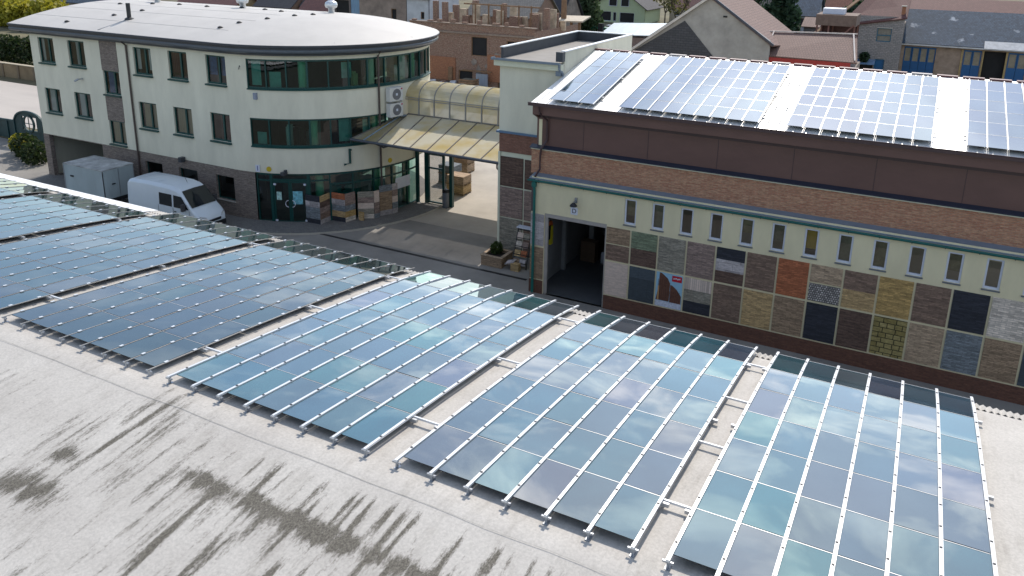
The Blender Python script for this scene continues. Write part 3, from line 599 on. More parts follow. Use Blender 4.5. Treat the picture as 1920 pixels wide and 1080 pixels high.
# ================================================================== OFFICE WITH ROUND END
of = thing("office_building", "three storey cream office with rounded glazed end and pale arched roof", "office building", (-30,8,0))
fO = lambda u, z, d: (*opath(u, d), z)
X2U = lambda x: x-OC.x
UMIN, UMAX = X2U(OX0), math.pi*OR
seg = [i*.35 for i in range(int(UMAX/.35)+1)]
wx = [(-41.72,-40.12), (-38.67,-37.02), (-32.42,-30.84), (-29.37,-27.79), (-26.26,-24.69)]
up = [(X2U(a), X2U(b), 7.98, 9.64) for a, b in wx]; lo = [(X2U(a), X2U(b), 4.62, 6.28) for a, b in wx]
stair = [(X2U(-35.47), X2U(-33.95), 6.46, 7.97), (X2U(-35.47), X2U(-33.95), 3.24, 4.77)]
plinthw = [(X2U(-32.39), X2U(-30.83), 1.05, 2.5), (X2U(-29.35), X2U(-27.75), 1.05, 2.5), (X2U(-26.21), X2U(-24.72), 1.05, 2.52)]
gar = (X2U(-41.95), X2U(-36.4), 0, 3.02)
RIB_U = (1.45, 15.4, 7.95, 9.62); RIB_L = (1.45, 10.9, 4.62, 6.26); GLZ = (1.55, 12.6, 0, 3.04)
mb = MB(); wall_with_holes(mb, fO, [UMIN, X2U(-36.4), 0, 1.55], [3.05, 9.88], up+lo+stair+[RIB_U, RIB_L], .17, 0, 0, seg)
mb.face([(OX0,OC.y-OR,0),(OX0,OC.y+OR,0),(OX0,OC.y+OR,9.88),(OX0,OC.y-OR,9.88)]); mb.face([(OX0,OC.y+OR,0),(OC.x,OC.y+OR,0),(OC.x,OC.y+OR,9.88),(OX0,OC.y+OR,9.88)])
mb.build("wall", PLASTER, of)
mb = MB(); wall_with_holes(mb, lambda u, z, d: (*opath(u, d-.03), z), [UMIN, 1.55], [0, 3.05], plinthw+[gar], .3); mb.build("stone_plinth", STONE_P, of)
mb = MB(); mb.face([(*opath(UMIN-.0,-.03),3.05),(*opath(1.55,-.03),3.05),(*opath(1.55,.02),3.052),(*opath(UMIN,.02),3.052)])
mb.build("plinth_top", PLASTER, of)
for z0, z1 in ((7.98, 9.86), (4.78, 6.44)): MB().box(-35.5, -33.92, OC.y-OR-.025, OC.y-OR-.002, z0, z1).build("stone_panel", STONE_P, of)
def office_window(u0, u1, z0, z1, curtain=None, sill=True, k=0):
    x0, x1 = OC.x+u0, OC.x+u1; y = OC.y-OR+.1; m = (x0+x1)/2+.18
    f = MB().box(x0, x0+.08, y, y+.07, z0, z1).box(x1-.08, x1, y, y+.07, z0, z1).box(x0+.08, x1-.08, y, y+.07, z1-.09, z1).box(x0+.08, x1-.08, y, y+.07, z0, z0+.1).box(m-.06, m+.06, y-.01, y+.07, z0+.1, z1-.09)
    w = f.build("window", GREEN, of)
    MB().face([(x0+.08,y+.04,z0+.1),(x1-.08,y+.04,z0+.1),(x1-.08,y+.04,z1-.09),(x0+.08,y+.04,z1-.09)]).build("pane", GL_CLEAR, w)
    if sill: MB().box(x0-.06, x1+.02, y-.24, y+.02, z0-.1, z0-.004).build("sill", GREEN, w)
    if curtain:
        mb = MB()
        for a, b in curtain[1]:
            n = 9
            for q in range(n): t0 = x0+.05+(x1-x0-.1)*(a+(b-a)*q/n); t1 = x0+.05+(x1-x0-.1)*(a+(b-a)*(q+1)/n); e0 = .03*(q % 2); e1 = .03*((q+1) % 2); mb.face([(t0,y+.13+e0,z0+curtain[2]),(t1,y+.13+e1,z0+curtain[2]),(t1,y+.13+e1,z1),(t0,y+.13+e0,z1)])
        mb.build("curtain", curtain[0], w)
    else:
        MB().box(x0+.2, x0+.6, y+.3, y+.5, z0, z0+.55+.2*(k % 3)).build("desk_object", CURT_L, w)
ws = [(CURT_L, [(0,.16),(.85,1)], .1), (CURT_L, [(.8,1),(.3,.42)], .1), (CURT_L, [(0,.2),(.72,1)], .3), (CURT_R, [(.05,.5),(.7,1)], .35), (CURT_B, [(0,.4),(.6,1)], .5)]
for k, w in enumerate(up): office_window(*w, ws[k], k=k)
ws = [(CURT_L, [(.1,.45),(.8,1)], .0), (CURT_L, [(.12,.5),(.85,1)], .0), (CURT_T, [(.1,1)], .0), (CURT_T, [(.05,1)], .0), (CURT_R, [(.4,1)], .0)]
for k, w in enumerate(lo): office_window(*w, ws[k], k=k)
office_window(*stair[0], (CURT_B, [(.1,.5),(.8,1)], .0), True); office_window(*stair[1], (CURT_T, [(.05,1)], .0), True)
for w in plinthw:
    x0, x1 = OC.x+w[0], OC.x+w[1]; y = OC.y-OR+.12
    f = MB().box(x0, x0+.07, y, y+.06, w[2], w[3]).box(x1-.07, x1, y, y+.06, w[2], w[3]).box(x0+.07, x1-.07, y, y+.06, w[3]-.07, w[3]).box(x0+.07, x1-.07, y, y+.06, w[2], w[2]+.08).build("window", GREEN, of)
    MB().face([(x0+.07,y+.03,w[2]),(x1-.07,y+.03,w[2]),(x1-.07,y+.03,w[3]),(x0+.07,y+.03,w[3])]).build("pane", GL_DARK, f); MB().box(x0-.04, x1+.04, y-.2, y, w[2]-.07, w[2]-.004).build("sill", CONCRETE, f)
def ribbon(u0, u1, z0, z1, step, name="ribbon_window", trans=None, sill=True):
    mb = MB(); U = []; u = u0
    while u < u1-.2: U.append(u); u += step
    U.append(u1); K = max(3, int(step/.3))
    fine = [a+(b-a)*k/K for a, b in zip(U, U[1:]) for k in range(K)]+[u1]
    def rail(za, zb, d0=.05, d1=.13):
        for a, b in zip(fine, fine[1:]):
            q = [fO(a,za,d0), fO(b,za,d0), fO(b,zb,d0), fO(a,zb,d0)]; r = [fO(a,za,d1), fO(b,za,d1), fO(b,zb,d1), fO(a,zb,d1)]
            mb.face(q); mb.face([q[3],q[2],r[2],r[3]]); mb.face([q[0],r[0],r[1],q[1]])
    rail(z0, z0+.1); rail(z1-.1, z1)
    if trans: rail(trans-.04, trans+.04)
    for i, a in enumerate(U):
        w = .07 if i % 3 else .1; a0, a1 = max(u0, a-w/2), min(u1, a+w/2)
        q = [fO(a0,z0,.03), fO(a1,z0,.03), fO(a1,z1,.03), fO(a0,z1,.03)]; r = [fO(a0,z0,.14), fO(a1,z0,.14), fO(a1,z1,.14), fO(a0,z1,.14)]
        mb.face(q); mb.face([q[0],q[3],r[3],r[0]]); mb.face([q[1],r[1],r[2],q[2]])
    if sill:
        for a, b in zip(fine, fine[1:]): mb.face([fO(a,z0-.002,-.08), fO(b,z0-.002,-.08), fO(b,z0+.02,.05), fO(a,z0+.02,.05)]); mb.face([fO(a,z0-.06,-.08), fO(b,z0-.06,-.08), fO(b,z0-.002,-.08), fO(a,z0-.002,-.08)])
    w = mb.build(name, GREEN, of); g = MB()
    for a, b in zip(fine, fine[1:]): g.face([fO(a,z0+.05,.1), fO(b,z0+.05,.1), fO(b,z1-.05,.1), fO(a,z1-.05,.1)])
    g.build("pane", GL_GREEN, w, True); return w
rw1 = ribbon(*RIB_U, 1.16); rw2 = ribbon(*RIB_L, 1.16); gz = ribbon(5.9, GLZ[1], .05, 3.02, 1.35, "shop_window", 2.35, False); gz2 = ribbon(1.6, 2.45, .05, 3.02, .85, "shop_window", 2.6, False); gz3 = ribbon(4.75, 5.9, .05, 3.02, 1.15, "shop_window", 2.6, False)
# doors of the entrance
mb = MB(); dz = 2.6
for a, b in ((2.45, 2.6), (4.6, 4.75)): mb.prism([fO(a,0,.0), fO(b,0,.0), fO(b,0,.14), fO(a,0,.14)], (0,0,3.03))
mb.prism([fO(2.6,dz,.02), fO(4.6,dz,.02), fO(4.6,dz,.12), fO(2.6,dz,.12)], (0,0,.12)); mb.prism([fO(2.6,2.95,.02), fO(4.6,2.95,.02), fO(4.6,2.95,.12), fO(2.6,2.95,.12)], (0,0,.08))
mb.build("door_frame", GREEN, of)
for a, b in ((2.61, 3.59), (3.61, 4.59)):
    d = MB()
    for p, q in ((a, a+.09), (b-.09, b)): d.prism([fO(p,.06,.05), fO(q,.06,.05), fO(q,.06,.1), fO(p,.06,.1)], (0,0,2.53))
    for z in (.06, 2.49): d.prism([fO(a+.09,z,.05), fO(b-.09,z,.05), fO(b-.09,z,.1), fO(a+.09,z,.1)], (0,0,.1))
    dr = d.build("door", GREEN, of)
    MB().face([fO(a,.1,.08), fO(b,.1,.08), fO(b,2.5,.08), fO(a,2.5,.08)]).build("pane", GL_GREEN, dr)
    hm = (b-.1) if a < 3 else (a+.1); mb = MB(); s_ = -1 if a < 3 else 1
    mb.tube([fO(hm+s_*.17*math.sin(t),1.25-.2*math.cos(t),-.04) for t in [math.pi*i/8 for i in range(9)]], .022, 6); mb.build("handle", WHITEP, dr)
    mb = MB()
    for z in (.2, 2.4): uu = a+.12 if a < 3 else b-.12; c = fO(uu,z,.02); mb.box(c[0]-.07, c[0]+.07, c[1]-.05, c[1]+.02, z-.05, z+.05)
    mb.build("hinge", WHITEP, dr)
    q = [(a+.18, a+.48, 1.45, 1.95)] if a < 3 else [(a+.14, a+.7, 1.2, 2.0)]
    for u0, u1, z0, z1 in q:
        n_ = MB().face([fO(u0,z0,.03), fO(u1,z0,.03), fO(u1,z1,.03), fO(u0,z1,.03)]).build("notice", mat("notice_cyan" if a > 3 else "notice_pale", (.16,.42,.5) if a > 3 else (.35,.55,.52), .6, .45, 7), dr)
g = MB().face([fO(2.6,2.72,.08), fO(4.6,2.72,.08), fO(4.6,2.95,.08), fO(2.6,2.95,.08)]).build("fanlight", GL_GREEN, of)
# interiors: floors, partitions, columns, furniture glimpsed through the glass
mb = MB(); fl = [(OX0+.3, OC.y-OR+.3), (OC.x, OC.y-OR+.3)]+[opath(u, .3) for u in seg[1:-1]]+[(OC.x, OC.y+OR-.3), (OX0+.3, OC.y+OR-.3)]
for z in (-.001, 3.15, 6.4): mb.prism([(x, y, z) for x, y in fl], (0,0,.03 if z < 0 else .25), 1)
mb.box(OX0+.4, OC.x-1, OC.y-2.6, OC.y-2.5, 3.4, 9.8, 0).box(OC.x-1, OC.x-.9, OC.y-2.6, OC.y+7, 0, 9.8, 0)
for u in (-14.2, -10.4, -7.6, -4.7, -1.0): x = OC.x+u; mb.box(x-.05, x+.05, OC.y-OR+.32, OC.y-2.6, 3.4, 9.85, 0)
mb.box(OX0+.4, -36.2, OC.y-2.0, OC.y-1.9, 0, 3.0, 0).box(-36.3, -36.2, OC.y-OR+.3, OC.y-1.9, 0, 3.0, 0).prism([(x, y, 9.8) for x, y in fl], (0,0,.05), 0)
mb.box(-34.5, OC.x-1, OC.y-4, OC.y-3.9, 0, 3.0, 0)
mb.build("interior", [ROOM, ROOMF], of)
mb = MB()
for u, z0, z1 in ((5.3,0,3.1), (9.2,0,3.1), (12.2,0,3.1), (5.1,3.4,6.4), (9.2,3.4,6.4), (4.6,6.7,9.8), (9.0,6.7,9.8), (13.2,6.7,9.8)):
    c = opath(u, .75); mb.lathe((c[0], c[1], z0), [(.25,0),(.25,z1-z0)], 14)
mb.build("column", PALEGREEN, of, True)
random.seed(11)
for i in range(26):                                                     # desks, blinds, plants and people-sized clutter behind the ribbon glazing
    fl_, umax = ((6.68, 15), (3.42, 10.5), (.05, 12))[i % 3]; u = random.uniform(5.9 if fl_ < 1 else 1.7, umax); c = opath(u, random.uniform(.6, 1.8)); w = random.uniform(.25, .6); h = random.uniform(1.2, 2.6)
    MB().box(c[0]-w/2, c[0]+w/2, c[1]-.2, c[1]+.2, fl_, fl_+h).box(c[0]-w/3, c[0]+w/3, c[1]-.15, c[1]+.15, fl_+h, fl_+h+.12).build("furniture", random.choice([CURT_L, ROOM, CURT_T, DARKB, STEEL, mat("warm_lamp", (.5,.45,.25), .8), mat("teal_cabinet", (.05,.25,.25), .6)]), of)
mb = MB()
for u0, u1, z0, z1 in ((1.6,2.2,8.1,9.5), (2.7,3.4,8.0,8.9), (6.9,7.5,8.5,9.4), (11.0,11.6,8.0,9.5), (1.7,2.3,4.7,5.4), (6.6,7.3,4.8,6.1), (8.1,8.5,4.9,6.0)): mb.face([fO(u0,z0,.3), fO(u1,z0,.3), fO(u1,z1,.3), fO(u0,z1,.3)])
mb.build("pane_backing", mat("aqua_blind", (.30,.50,.48), .8, .2, 2), of)
# roof: barrel over the straight part, dome-like end; eave with fascia and half-round gutter
RO = .62; RR = OR+RO; ZR = 10.46; RISE = 1.12; XL = -43.75
M_OROOF = mat("pale_roof_membrane", (.50,.475,.44), .6, .06, .5, spec=.4)
mb = MB(); nY = 28; Xs = [XL+(OC.x-XL)*k/10 for k in range(11)]
rz = lambda r: ZR+RISE*(1-(r/RR)**2)
base = len(mb.v)
for x in Xs:
    for j in range(nY+1): y = -RR+2*RR*j/nY; mb.v.append((x, OC.y+y, rz(abs(y))))
for i in range(10):
    for j in range(nY): a = i*(nY+1)+j; mb.f.append((a, a+nY+1, a+nY+2, a+1)); mb.m.append(0)
nA = 36; nR = 14; base = len(mb.v)
for k in range(nA+1):
    t = -math.pi/2+math.pi*k/nA
    for j in range(nR+1): r = RR*j/nR; mb.v.append((OC.x+r*math.cos(t), OC.y+r*math.sin(t), rz(r)))
for k in range(nA):
    for j in range(nR): a = base+k*(nR+1)+j; mb.f.append((a, a+1, a+nR+2, a+nR+1)); mb.m.append(0)
roof = mb.build("roof", M_OROOF, of, True)
def rim(off):
    p = [(XL if off > .3 else OX0-.4, OC.y-OR-off), (OC.x, OC.y-OR-off)]
    return p+[(OC.x+(OR+off)*math.sin(math.pi*k/36), OC.y-(OR+off)*math.cos(math.pi*k/36)) for k in range(1, 37)]+[(XL if off > .3 else OX0-.4, OC.y+OR+off)]
def band(mb, prof, mi=0):
    for (o0, z0), (o1, z1) in zip(prof, prof[1:]):
        A, B = rim(o0), rim(o1)
        for k in range(len(A)-1): mb.face([(*A[k],z0),(*A[k+1],z0),(*B[k+1],z1),(*B[k],z1)], mi)
mb = MB(); band(mb, [(RO+.01,10.47),(RO+.04,10.44),(RO+.03,10.33),(RO-.05,10.3),(RO-.06,10.16),(.3,9.95),(.3,9.86),(0,9.86)]); mb.face([(XL,OC.y-OR-RO,10.46),(OX0-.4,OC.y-OR-.3,9.86),(OX0-.4,OC.y+OR+.3,9.86),(XL,OC.y+OR+RO,10.46)])
mb.build("eave_fascia", BLACKISH, of)
mb = MB(); gc = .56; band(mb, [(gc-.12+.15*math.cos(t), 10.14+.15*math.sin(t)) for t in [-math.pi*.95+math.pi*1.2*k/7 for k in range(8)]]); mb.build("gutter", mat("slate_gutter", (.09,.105,.125), .3, .1), of, True)
mb = MB(); pth = lambda u: [(*opath(u,-.42),10.05), (*opath(u,-.3),9.9), (*opath(u,-.09),9.7), (*opath(u,-.09),.12)]
mb.tube(pth(X2U(-32.9)), .06, 10).build("downpipe", mat("bronze_pipe", (.07,.05,.045), .4), of); MB().tube(pth(9.05), .06, 10).build("downpipe", mat("bronze_pipe", (.07,.05,.045)), of)
mb = MB()
for y in (2.0, 4.2, 6.3, 8.1, 10.4):                                       # lapped membrane seams
    r = abs(y-OC.y); q = [(x, y, rz(r)+.004) for x in [XL+.1+k for k in range(19)]]
    for a, b in zip(q, q[1:]): mb.beam(a, b, .03, .008)
for k in range(9):
    t = -math.pi/2+math.pi*(k+.5)/9
    if k % 2 == 0: mb.beam((OC.x+.5*math.cos(t),OC.y+.5*math.sin(t),rz(.5)+.004), (OC.x+RR*.96*math.cos(t),OC.y+RR*.96*math.sin(t),rz(RR*.96)+.02), .025, .006)
mb.build("membrane_seam", mat("seam_grey", (.46,.45,.43), .7), of)
for x, y in [(-36.9,3.0),(-36.2,4.6),(-26.6,2.3),(-26.3,3.5),(-25.4,4.9),(-24.6,6.4),(-24.0,7.4),(-40.5,6.2),(-38.4,7.2),(-36.4,7.8),(-33.6,7.7),(-31,8.3),(-28.8,8.2),(-27,7.8),(-39,1.1)]:
    r = abs(y-OC.y) if x < OC.x else math.hypot(x-OC.x, y-OC.y)
    MB().lathe((x,y,rz(r)-.02), [(.16,0),(.16,.07),(.07,.12),(.0,.13)], 8).build("roof_vent", DARKB, roof)
z0 = rz(5.6); MB().tube([(-34.8,2.5,z0-.1),(-34.8,2.5,z0+1.0)], .13, 10).lathe((-34.8,2.5,z0), [(.3,-.03),(.28,.05),(.13,.12)], 10).build("flue_pipe", DARKB, roof)
MB().beam((-34.8,2.4,rz(5.7)+.01), (-34.9,.3,rz(7.8)+.01), .08, .02).build("lightning_cable", BLACKISH, roof)
for x, y in ((-31.2,8.6), (-24.3,9.5), (-39.6,8.6)):
    r = abs(y-OC.y); z0 = rz(r); MB().lathe((x,y,z0-.03), [(.2,0),(.2,.3),(.36,.36),(.42,.52),(.36,.7),(.18,.8),(0,.82)], 16).build("turbine_vent", mat("zinc_vent", (.6,.62,.64), .3, .1, metal=.5), roof, True)
# small fittings on the facade
mb = MB().box(-37.62, -37.5, OC.y-OR-.3, OC.y-OR-.002, 7.2, 7.27); mb.tube([(-37.56,OC.y-OR-.3,7.24),(-37.66,OC.y-OR-.52,7.12)], .06, 8); mb.build("security_camera", STEEL, of)
c = fO(3.35,3.1,-.22); MB().box(c[0]-.14, c[0]+.14, c[1]-.1, c[1]+.2, 3.02, 3.2).box(c[0]-.05, c[0]+.05, c[1]+.1, c[1]+.3, 3.1, 3.3).build("spotlight", BLACKISH, of)
MB().box(-28.95, -28.7, OC.y-OR-.35, OC.y-OR-.035, 2.95, 3.25).build("spotlight", BLACKISH, of)
c = fO(1.95,7.6,-.03); MB().box(c[0]-.1, c[0]+.1, c[1]-.1, c[1]+.05, 7.35, 7.72).build("sensor_box", mat("grey_blue_box", (.25,.28,.36), .5), of)
mb = MB().tube([fO(1.0,9.0,-.05), fO(1.25,9.25,-.3), fO(1.35,9.2,-.4)], .02, 6); mb.build("cable_hook", DARKB, of)
mb = MB().tube([fO(7.1,4.4,-.3), fO(7.1,4.4,-.1), fO(7.1,3.55,-.1), fO(6.75,3.5,-.1)], .07, 8); mb.build("vent_pipe", GREEN, of)
def sign_plate(name, label, u, z, w, h, m, mark=None, rnd=False):
    p = fO(u,z,-.02); t = thing(name, label, "sign", p)
    a = u/OR; tx = Vector((math.cos(a), math.sin(a), 0)); c = Vector(p); nr = Vector((math.sin(a), -math.cos(a), 0))
    mb = MB()
    if rnd: mb.prism([tuple(c+tx*w/2*math.cos(k*math.pi/9)+Vector((0,0,1))*w/2*math.sin(k*math.pi/9)) for k in range(18)], tuple(nr*.02))
    else: mb.prism([tuple(c+tx*sx*w/2+Vector((0,0,sz*h/2))) for sx, sz in ((-1,-1),(1,-1),(1,1),(-1,1))], tuple(nr*.02))
    mb.build("plate", m, t)
    if mark: text_mesh(mark[0], mark[1], tuple(c+nr*.024), mark[2], t, a)
    return t
sign_plate("info_sign", "small white sign with a dark blue letter I at the office corner above the brick", 1.75, 3.3, .28, .42, WHITEP, ("I", .42, mat("deep_blue", (.01,.03,.25), .5)))
sign_plate("round_sign", "round yellow sign on the cream wall beside the letter I sign", 2.45, 3.3, .3, .3, mat("sign_yellow", (.55,.40,.02), .5), None, True)
sign_plate("round_sign", "round yellow sign on the curved wall under the canopy", 9.75, 3.32, .3, .3, mat("sign_yellow", (.55,.40,.02)), None, True)
sign_plate("white_banner", "white banner with a yellow dot behind the glass at the right of the sample displays", 10.75, 1.75, 1.3, .7, WHITEP, None)
# air conditioners
gA = "outdoor air conditioner units"
def ac(z, label):
    u = 9.98; a = u/OR; c = Vector(fO(u,z,-.3)); t = thing("air_conditioner", label, "air conditioner", tuple(c), gA); Mx = Matrix.Rotation(a, 4, 'Z')
    def bx(mb, x0, x1, y0, y1, z0, z1, mi=0):
        P = [c+Mx @ Vector(q) for q in ((x0,y0,z0),(x1,y0,z0),(x1,y1,z0),(x0,y1,z0),(x0,y0,z1),(x1,y0,z1),(x1,y1,z1),(x0,y1,z1))]
        for q in ((0,3,2,1),(4,5,6,7),(0,1,5,4),(2,3,7,6),(3,0,4,7),(1,2,6,5)): mb.face([P[i] for i in q], mi)
        return mb
    bx(MB(), -.5, .5, -.18, .18, 0, .8).build("casing", mat("ac_casing", (.62,.61,.58), .5, .05), t)
    mb = MB(); fc = c+Mx @ Vector((.02,-.19,.4)); ring = []
    for k in range(20): th = 2*math.pi*k/20; ring.append(fc+Mx @ Vector((.33*math.cos(th),0,.33*math.sin(th))))
    mb.face(ring); mb.build("fan_grille", mat("ac_grille", (.16,.16,.17), .5), t)
    bx(MB(), -.05, .09, -.2, -.19, .33, .47).build("hub", WHITEP, t); bx(MB(), .36, .46, -.19, -.181, .66, .75).build("red_badge", mat("badge_red", (.4,.01,.06), .5), t)
    build_each(bx(bx(MB(), -.4, -.35, -.2, .3, -.06, -.005), .35, .4, -.2, .3, -.06, -.005), "bracket", STEEL, t)
ac(6.98, "upper of two white air conditioner units stacked on the round office wall"); ac(6.05, "lower of two white air conditioner units, just above the canopy")

# ================================================================== CANOPY AND VAULTED PASSAGE
cp = thing("entrance_canopy", "yellowed translucent canopy with a barrel vault between office and tower", "canopy", (-13,8,0))
def poly_mat(name, col, alpha):
    m, n, l, p = new_mat(name); out = n["Material Output"]; n.remove(p)
    g = n.new("ShaderNodeNewGeometry"); t = n.new("ShaderNodeTexNoise"); t.inputs["Scale"].default_value = .55; t.inputs["Detail"].default_value = 5; l.new(g.outputs["Position"], t.inputs["Vector"])
    r = n.new("ShaderNodeValToRGB"); r.color_ramp.elements[0].position = .42; r.color_ramp.elements[1].position = .68; r.color_ramp.elements[0].color = (*col, 1); r.color_ramp.elements[1].color = (col[0]*.88, col[1]*.72, col[2]*.34, 1); l.new(t.outputs["Fac"], r.inputs[0])
    d = n.new("ShaderNodeBsdfDiffuse"); l.new(r.outputs[0], d.inputs[0]); tl = n.new("ShaderNodeBsdfTranslucent"); l.new(r.outputs[0], tl.inputs[0]); tr = n.new("ShaderNodeBsdfTransparent")
    a1 = n.new("ShaderNodeMixShader"); a1.inputs[0].default_value = .22; l.new(d.outputs[0], a1.inputs[1]); l.new(tl.outputs[0], a1.inputs[2])
    gl = n.new("ShaderNodeBsdfGlossy"); gl.inputs["Roughness"].default_value = .25; a3 = n.new("ShaderNodeMixShader"); a3.inputs[0].default_value = .07; l.new(a1.outputs[0], a3.inputs[1]); l.new(gl.outputs[0], a3.inputs[2])
    a2 = n.new("ShaderNodeMixShader"); a2.inputs[0].default_value = alpha; l.new(a3.outputs[0], a2.inputs[1]); l.new(tr.outputs[0], a2.inputs[2]); l.new(a2.outputs[0], out.inputs[0]); return m
POLY = poly_mat("yellowed_polycarbonate", (.66,.61,.47), .05); POLYG = poly_mat("grey_polycarbonate", (.34,.32,.25), .08); POLYC = poly_mat("clear_polycarbonate", (.55,.53,.42), .2)
YF, ZF, YB, ZBk, YR = 3.68, 5.0, 7.7, 5.95, 11.6
XA, XB = -18.3, -8.62; XW = -17.15
bars = [-17.0+1.37*i for i in range(7)]
mb = MB(); mb.slab([(-16.6,YF,ZF),(XB,YF,ZF),(XB,YB,ZBk),(XW,YB,ZBk)], .02); mb.build("roof_sheet", POLY, cp)
mb = MB(); mb.slab([(XA,YF,ZF+.08),(-16.62,YF,ZF),(XW-.02,YB,ZBk),(-17.3,6.6,ZBk-.1)], .02); mb.build("end_sheet", POLYG, cp)
mb = MB(); mb.slab([(XB-.1,YR+2.0,ZF+.2),(-20.2,YR+2.0,ZF+.2),(-17.6,10.2,ZBk),(XB-.1,10.2,ZBk)], .02); mb.build("rear_roof_sheet", POLY, cp)
mb = MB()
mb.tube([(XA-.05,YF-.06,ZF+.04),(XB,YF-.06,ZF-.02)], .085, 8, 0).tube([(XW,YB,ZBk+.02),(XB,YB,ZBk+.02)], .05, 6, 1).beam((XA,YF,ZF+.1),(-17.3,6.6,ZBk-.08), .05, .05, 1)
for i in range(8):
    t = i/7; xf = -16.6+(XB+16.6)*t; xb = XW+(XB-XW)*t; mb.beam((xf,YF,ZF+.02),(xb,YB,ZBk+.02), .05, .05, 1)
mb.beam((-17.5,YF,ZF+.07),(-17.2,6.9,ZBk), .05, .05, 2)
mb.tube([(XB-.1,YF-.06,ZF-.08),(XB-.1,YF-.06,ZF-.3),(XB+.0,YF,ZF-.45)], .045, 8, 0); mb.build("frame", [BLACKISH, mat("bronze_frame", (.16,.145,.13), .4), mat("blue_strut", (.22,.30,.38), .4)], cp)
# vault: low clear side wall and arched sheet
VR = 1.25; VC = YB+VR; ZS = 7.0
arch = [(VC-VR*math.cos(math.pi*k/14), ZS+.85*math.sin(math.pi*k/14)) for k in range(15)]
mb = MB()
for (y0, z0), (y1, z1) in zip(arch, arch[1:]): mb.face([(XW-.3,y0,z0),(XB-1.2,y0,z0),(XB-1.2,y1,z1),(XW-.3,y1,z1)])
for y in (YB, VC+VR): mb.face([(XW,y,ZBk),(XB-1.2,y,ZBk),(XB-1.2,y,ZS),(XW,y,ZS)])
mb.build("vault_sheet", POLYC, cp); mb = MB()
for i in range(8):
    x = XW-.28+(XB-1.2-XW+.3)*i/7; q = [(x, y, z+.02) for y, z in arch]
    for a, b in zip(q, q[1:]): mb.beam(a, b, .05, .05, 0)
    mb.beam((x,YB-.03,ZBk),(x,YB-.03,ZS), .07, .06, 0)
    mb.beam((x,YB+.25,ZBk),(x+.9,YB+.25,ZS-.05), .03, .03, 0)
for z in (ZS, ZS-.12): mb.beam((XW-.3,YB-.04,z),(XB-1.2,YB-.04,z), .05, .045, 0)
mb.build("vault_frame", mat("grey_frame", (.24,.24,.235), .4), cp)
mb = MB().box(XW-.65, XW+.15, YB-.75, YB-.35, ZBk-.02, ZBk+.04).beam((XW-.6,YB-.7,ZBk-.5),(XW-.6,YB-.7,ZBk), .04, .04); mb.build("end_gutter", mat("blue_grey_tin", (.14,.19,.26), .4), cp)
for x, y in ((-14.88,9.0), (-16.75,9.05)):
    MB().box(x-.11, x+.11, y-.11, y+.11, .0, 5.9).build("post", GREEN, cp)
mb = MB().tube([(-17.5,4.6,ZF-.25),(-16.9,4.8,ZF-.5),(-16.3,5.6,ZF-.3),(-16.0,6.2,ZF+.1)], .06, 8); mb.build("pipe", BLACKISH, cp)
# metal gate with mesh
gt = thing("gate", "dark green mesh gate standing open between the office and the canopy post", "gate", (-16.2,9,0))
mb = MB()
for x in (-16.6, -15.45): mb.box(x-.07, x+.07, 8.93, 9.07, .05, 3.3)
for z in (.1, 2.35, 3.25): mb.box(-16.53, -15.52, 8.95, 9.05, z-.05, z+.05)
mb.build("frame", GREEN, gt); mb = MB()
for k in range(17):
    x = -16.53+k*.063
    mb.beam((x,9,.15),(min(-15.52,x+.0),9,3.2), .012, .012)
for k in range(44): z = .15+.07*k; mb.beam((-16.53,9,z),(-15.52,9,z), .01, .01)
mb.build("mesh", GREEN, gt)
for i, (x, lab) in enumerate(((-17.15, "green post of the passage gate next to the round office glazing"),)):
    t = thing("gate_post", lab, "post", (x,8.6,0)); MB().box(x-.09, x+.09, 8.5, 8.68, 0, 4.9).build("shaft", GREEN, t); MB().box(x-.13, x+.13, 8.46, 8.72, 0, .06).build("base_plate", STEEL, t)
bn = thing("trash_bin", "grey cylindrical trash bin with a black lid by the canopy post", "trash bin", (-15.15,8.75,0)); MB().lathe((-15.15,8.75,0), [(.2,0),(.22,.02),(.22,1.0)], 18).build("body", mat("bin_grey", (.13,.145,.17), .5), bn, True); MB().lathe((-15.15,8.75,1.0), [(.24,0),(.24,.1),(.15,.18),(0,.19)], 18).build("lid", DARKB, bn)

# ================================================================== STREET OBJECTS
def bandmats(): return [SM[k] for k in ('slate','lil','blk','brn','beige','sand','pink','och','red','white','tan','mauve','dbrn','gry')]
BK = ['slate','lil','blk','brn','beige','sand','pink','och','red','white','tan','mauve','dbrn','gry']
gD = "zigzag stone sample displays by the entrance"
def display(label, faces, h):
    t = thing("sample_display", label, "sample display", (*faces[0][0],0), gD)
    for (p, q, keys) in faces:
        p, q = Vector((*p,0)), Vector((*q,0)); d = (q-p).normalized(); nrm = Vector((d.y,-d.x,0)); mb = MB(); n = len(keys)
        for k, key in enumerate(keys):
            z0 = .05+(h-.05)*k/n; z1 = .05+(h-.05)*(k+1)/n-.006; e = .008*(k % 2)
            A = [p+nrm*e, q+nrm*e, q-nrm*.07, p-nrm*.07]; b = len(mb.f); mb.prism([(v.x,v.y,z0) for v in A], (0,0,z1-z0), BK.index(key))
            w = (q-p).length; mb.uv[b+2] = [(0,z0),(0,z1),(w,z1),(w,z0)]
        mb.build("board", bandmats(), t)
    a, b = faces[0][0], faces[-1][1]; MB().box(min(a[0],b[0])+.1, max(a[0],b[0])-.1, max(a[1],b[1])-.02, max(a[1],b[1])+.25, 0, .05).build("base", DARKB, t)
display("leftmost stone sample display, dark grey front with brown and white side", [((-20.5,1.97),(-19.5,2.03),['blk','slate','slate','lil','blk']), ((-19.48,2.05),(-19.5,2.95),['lil','brn','mauve','dbrn','sand'])], 1.82)
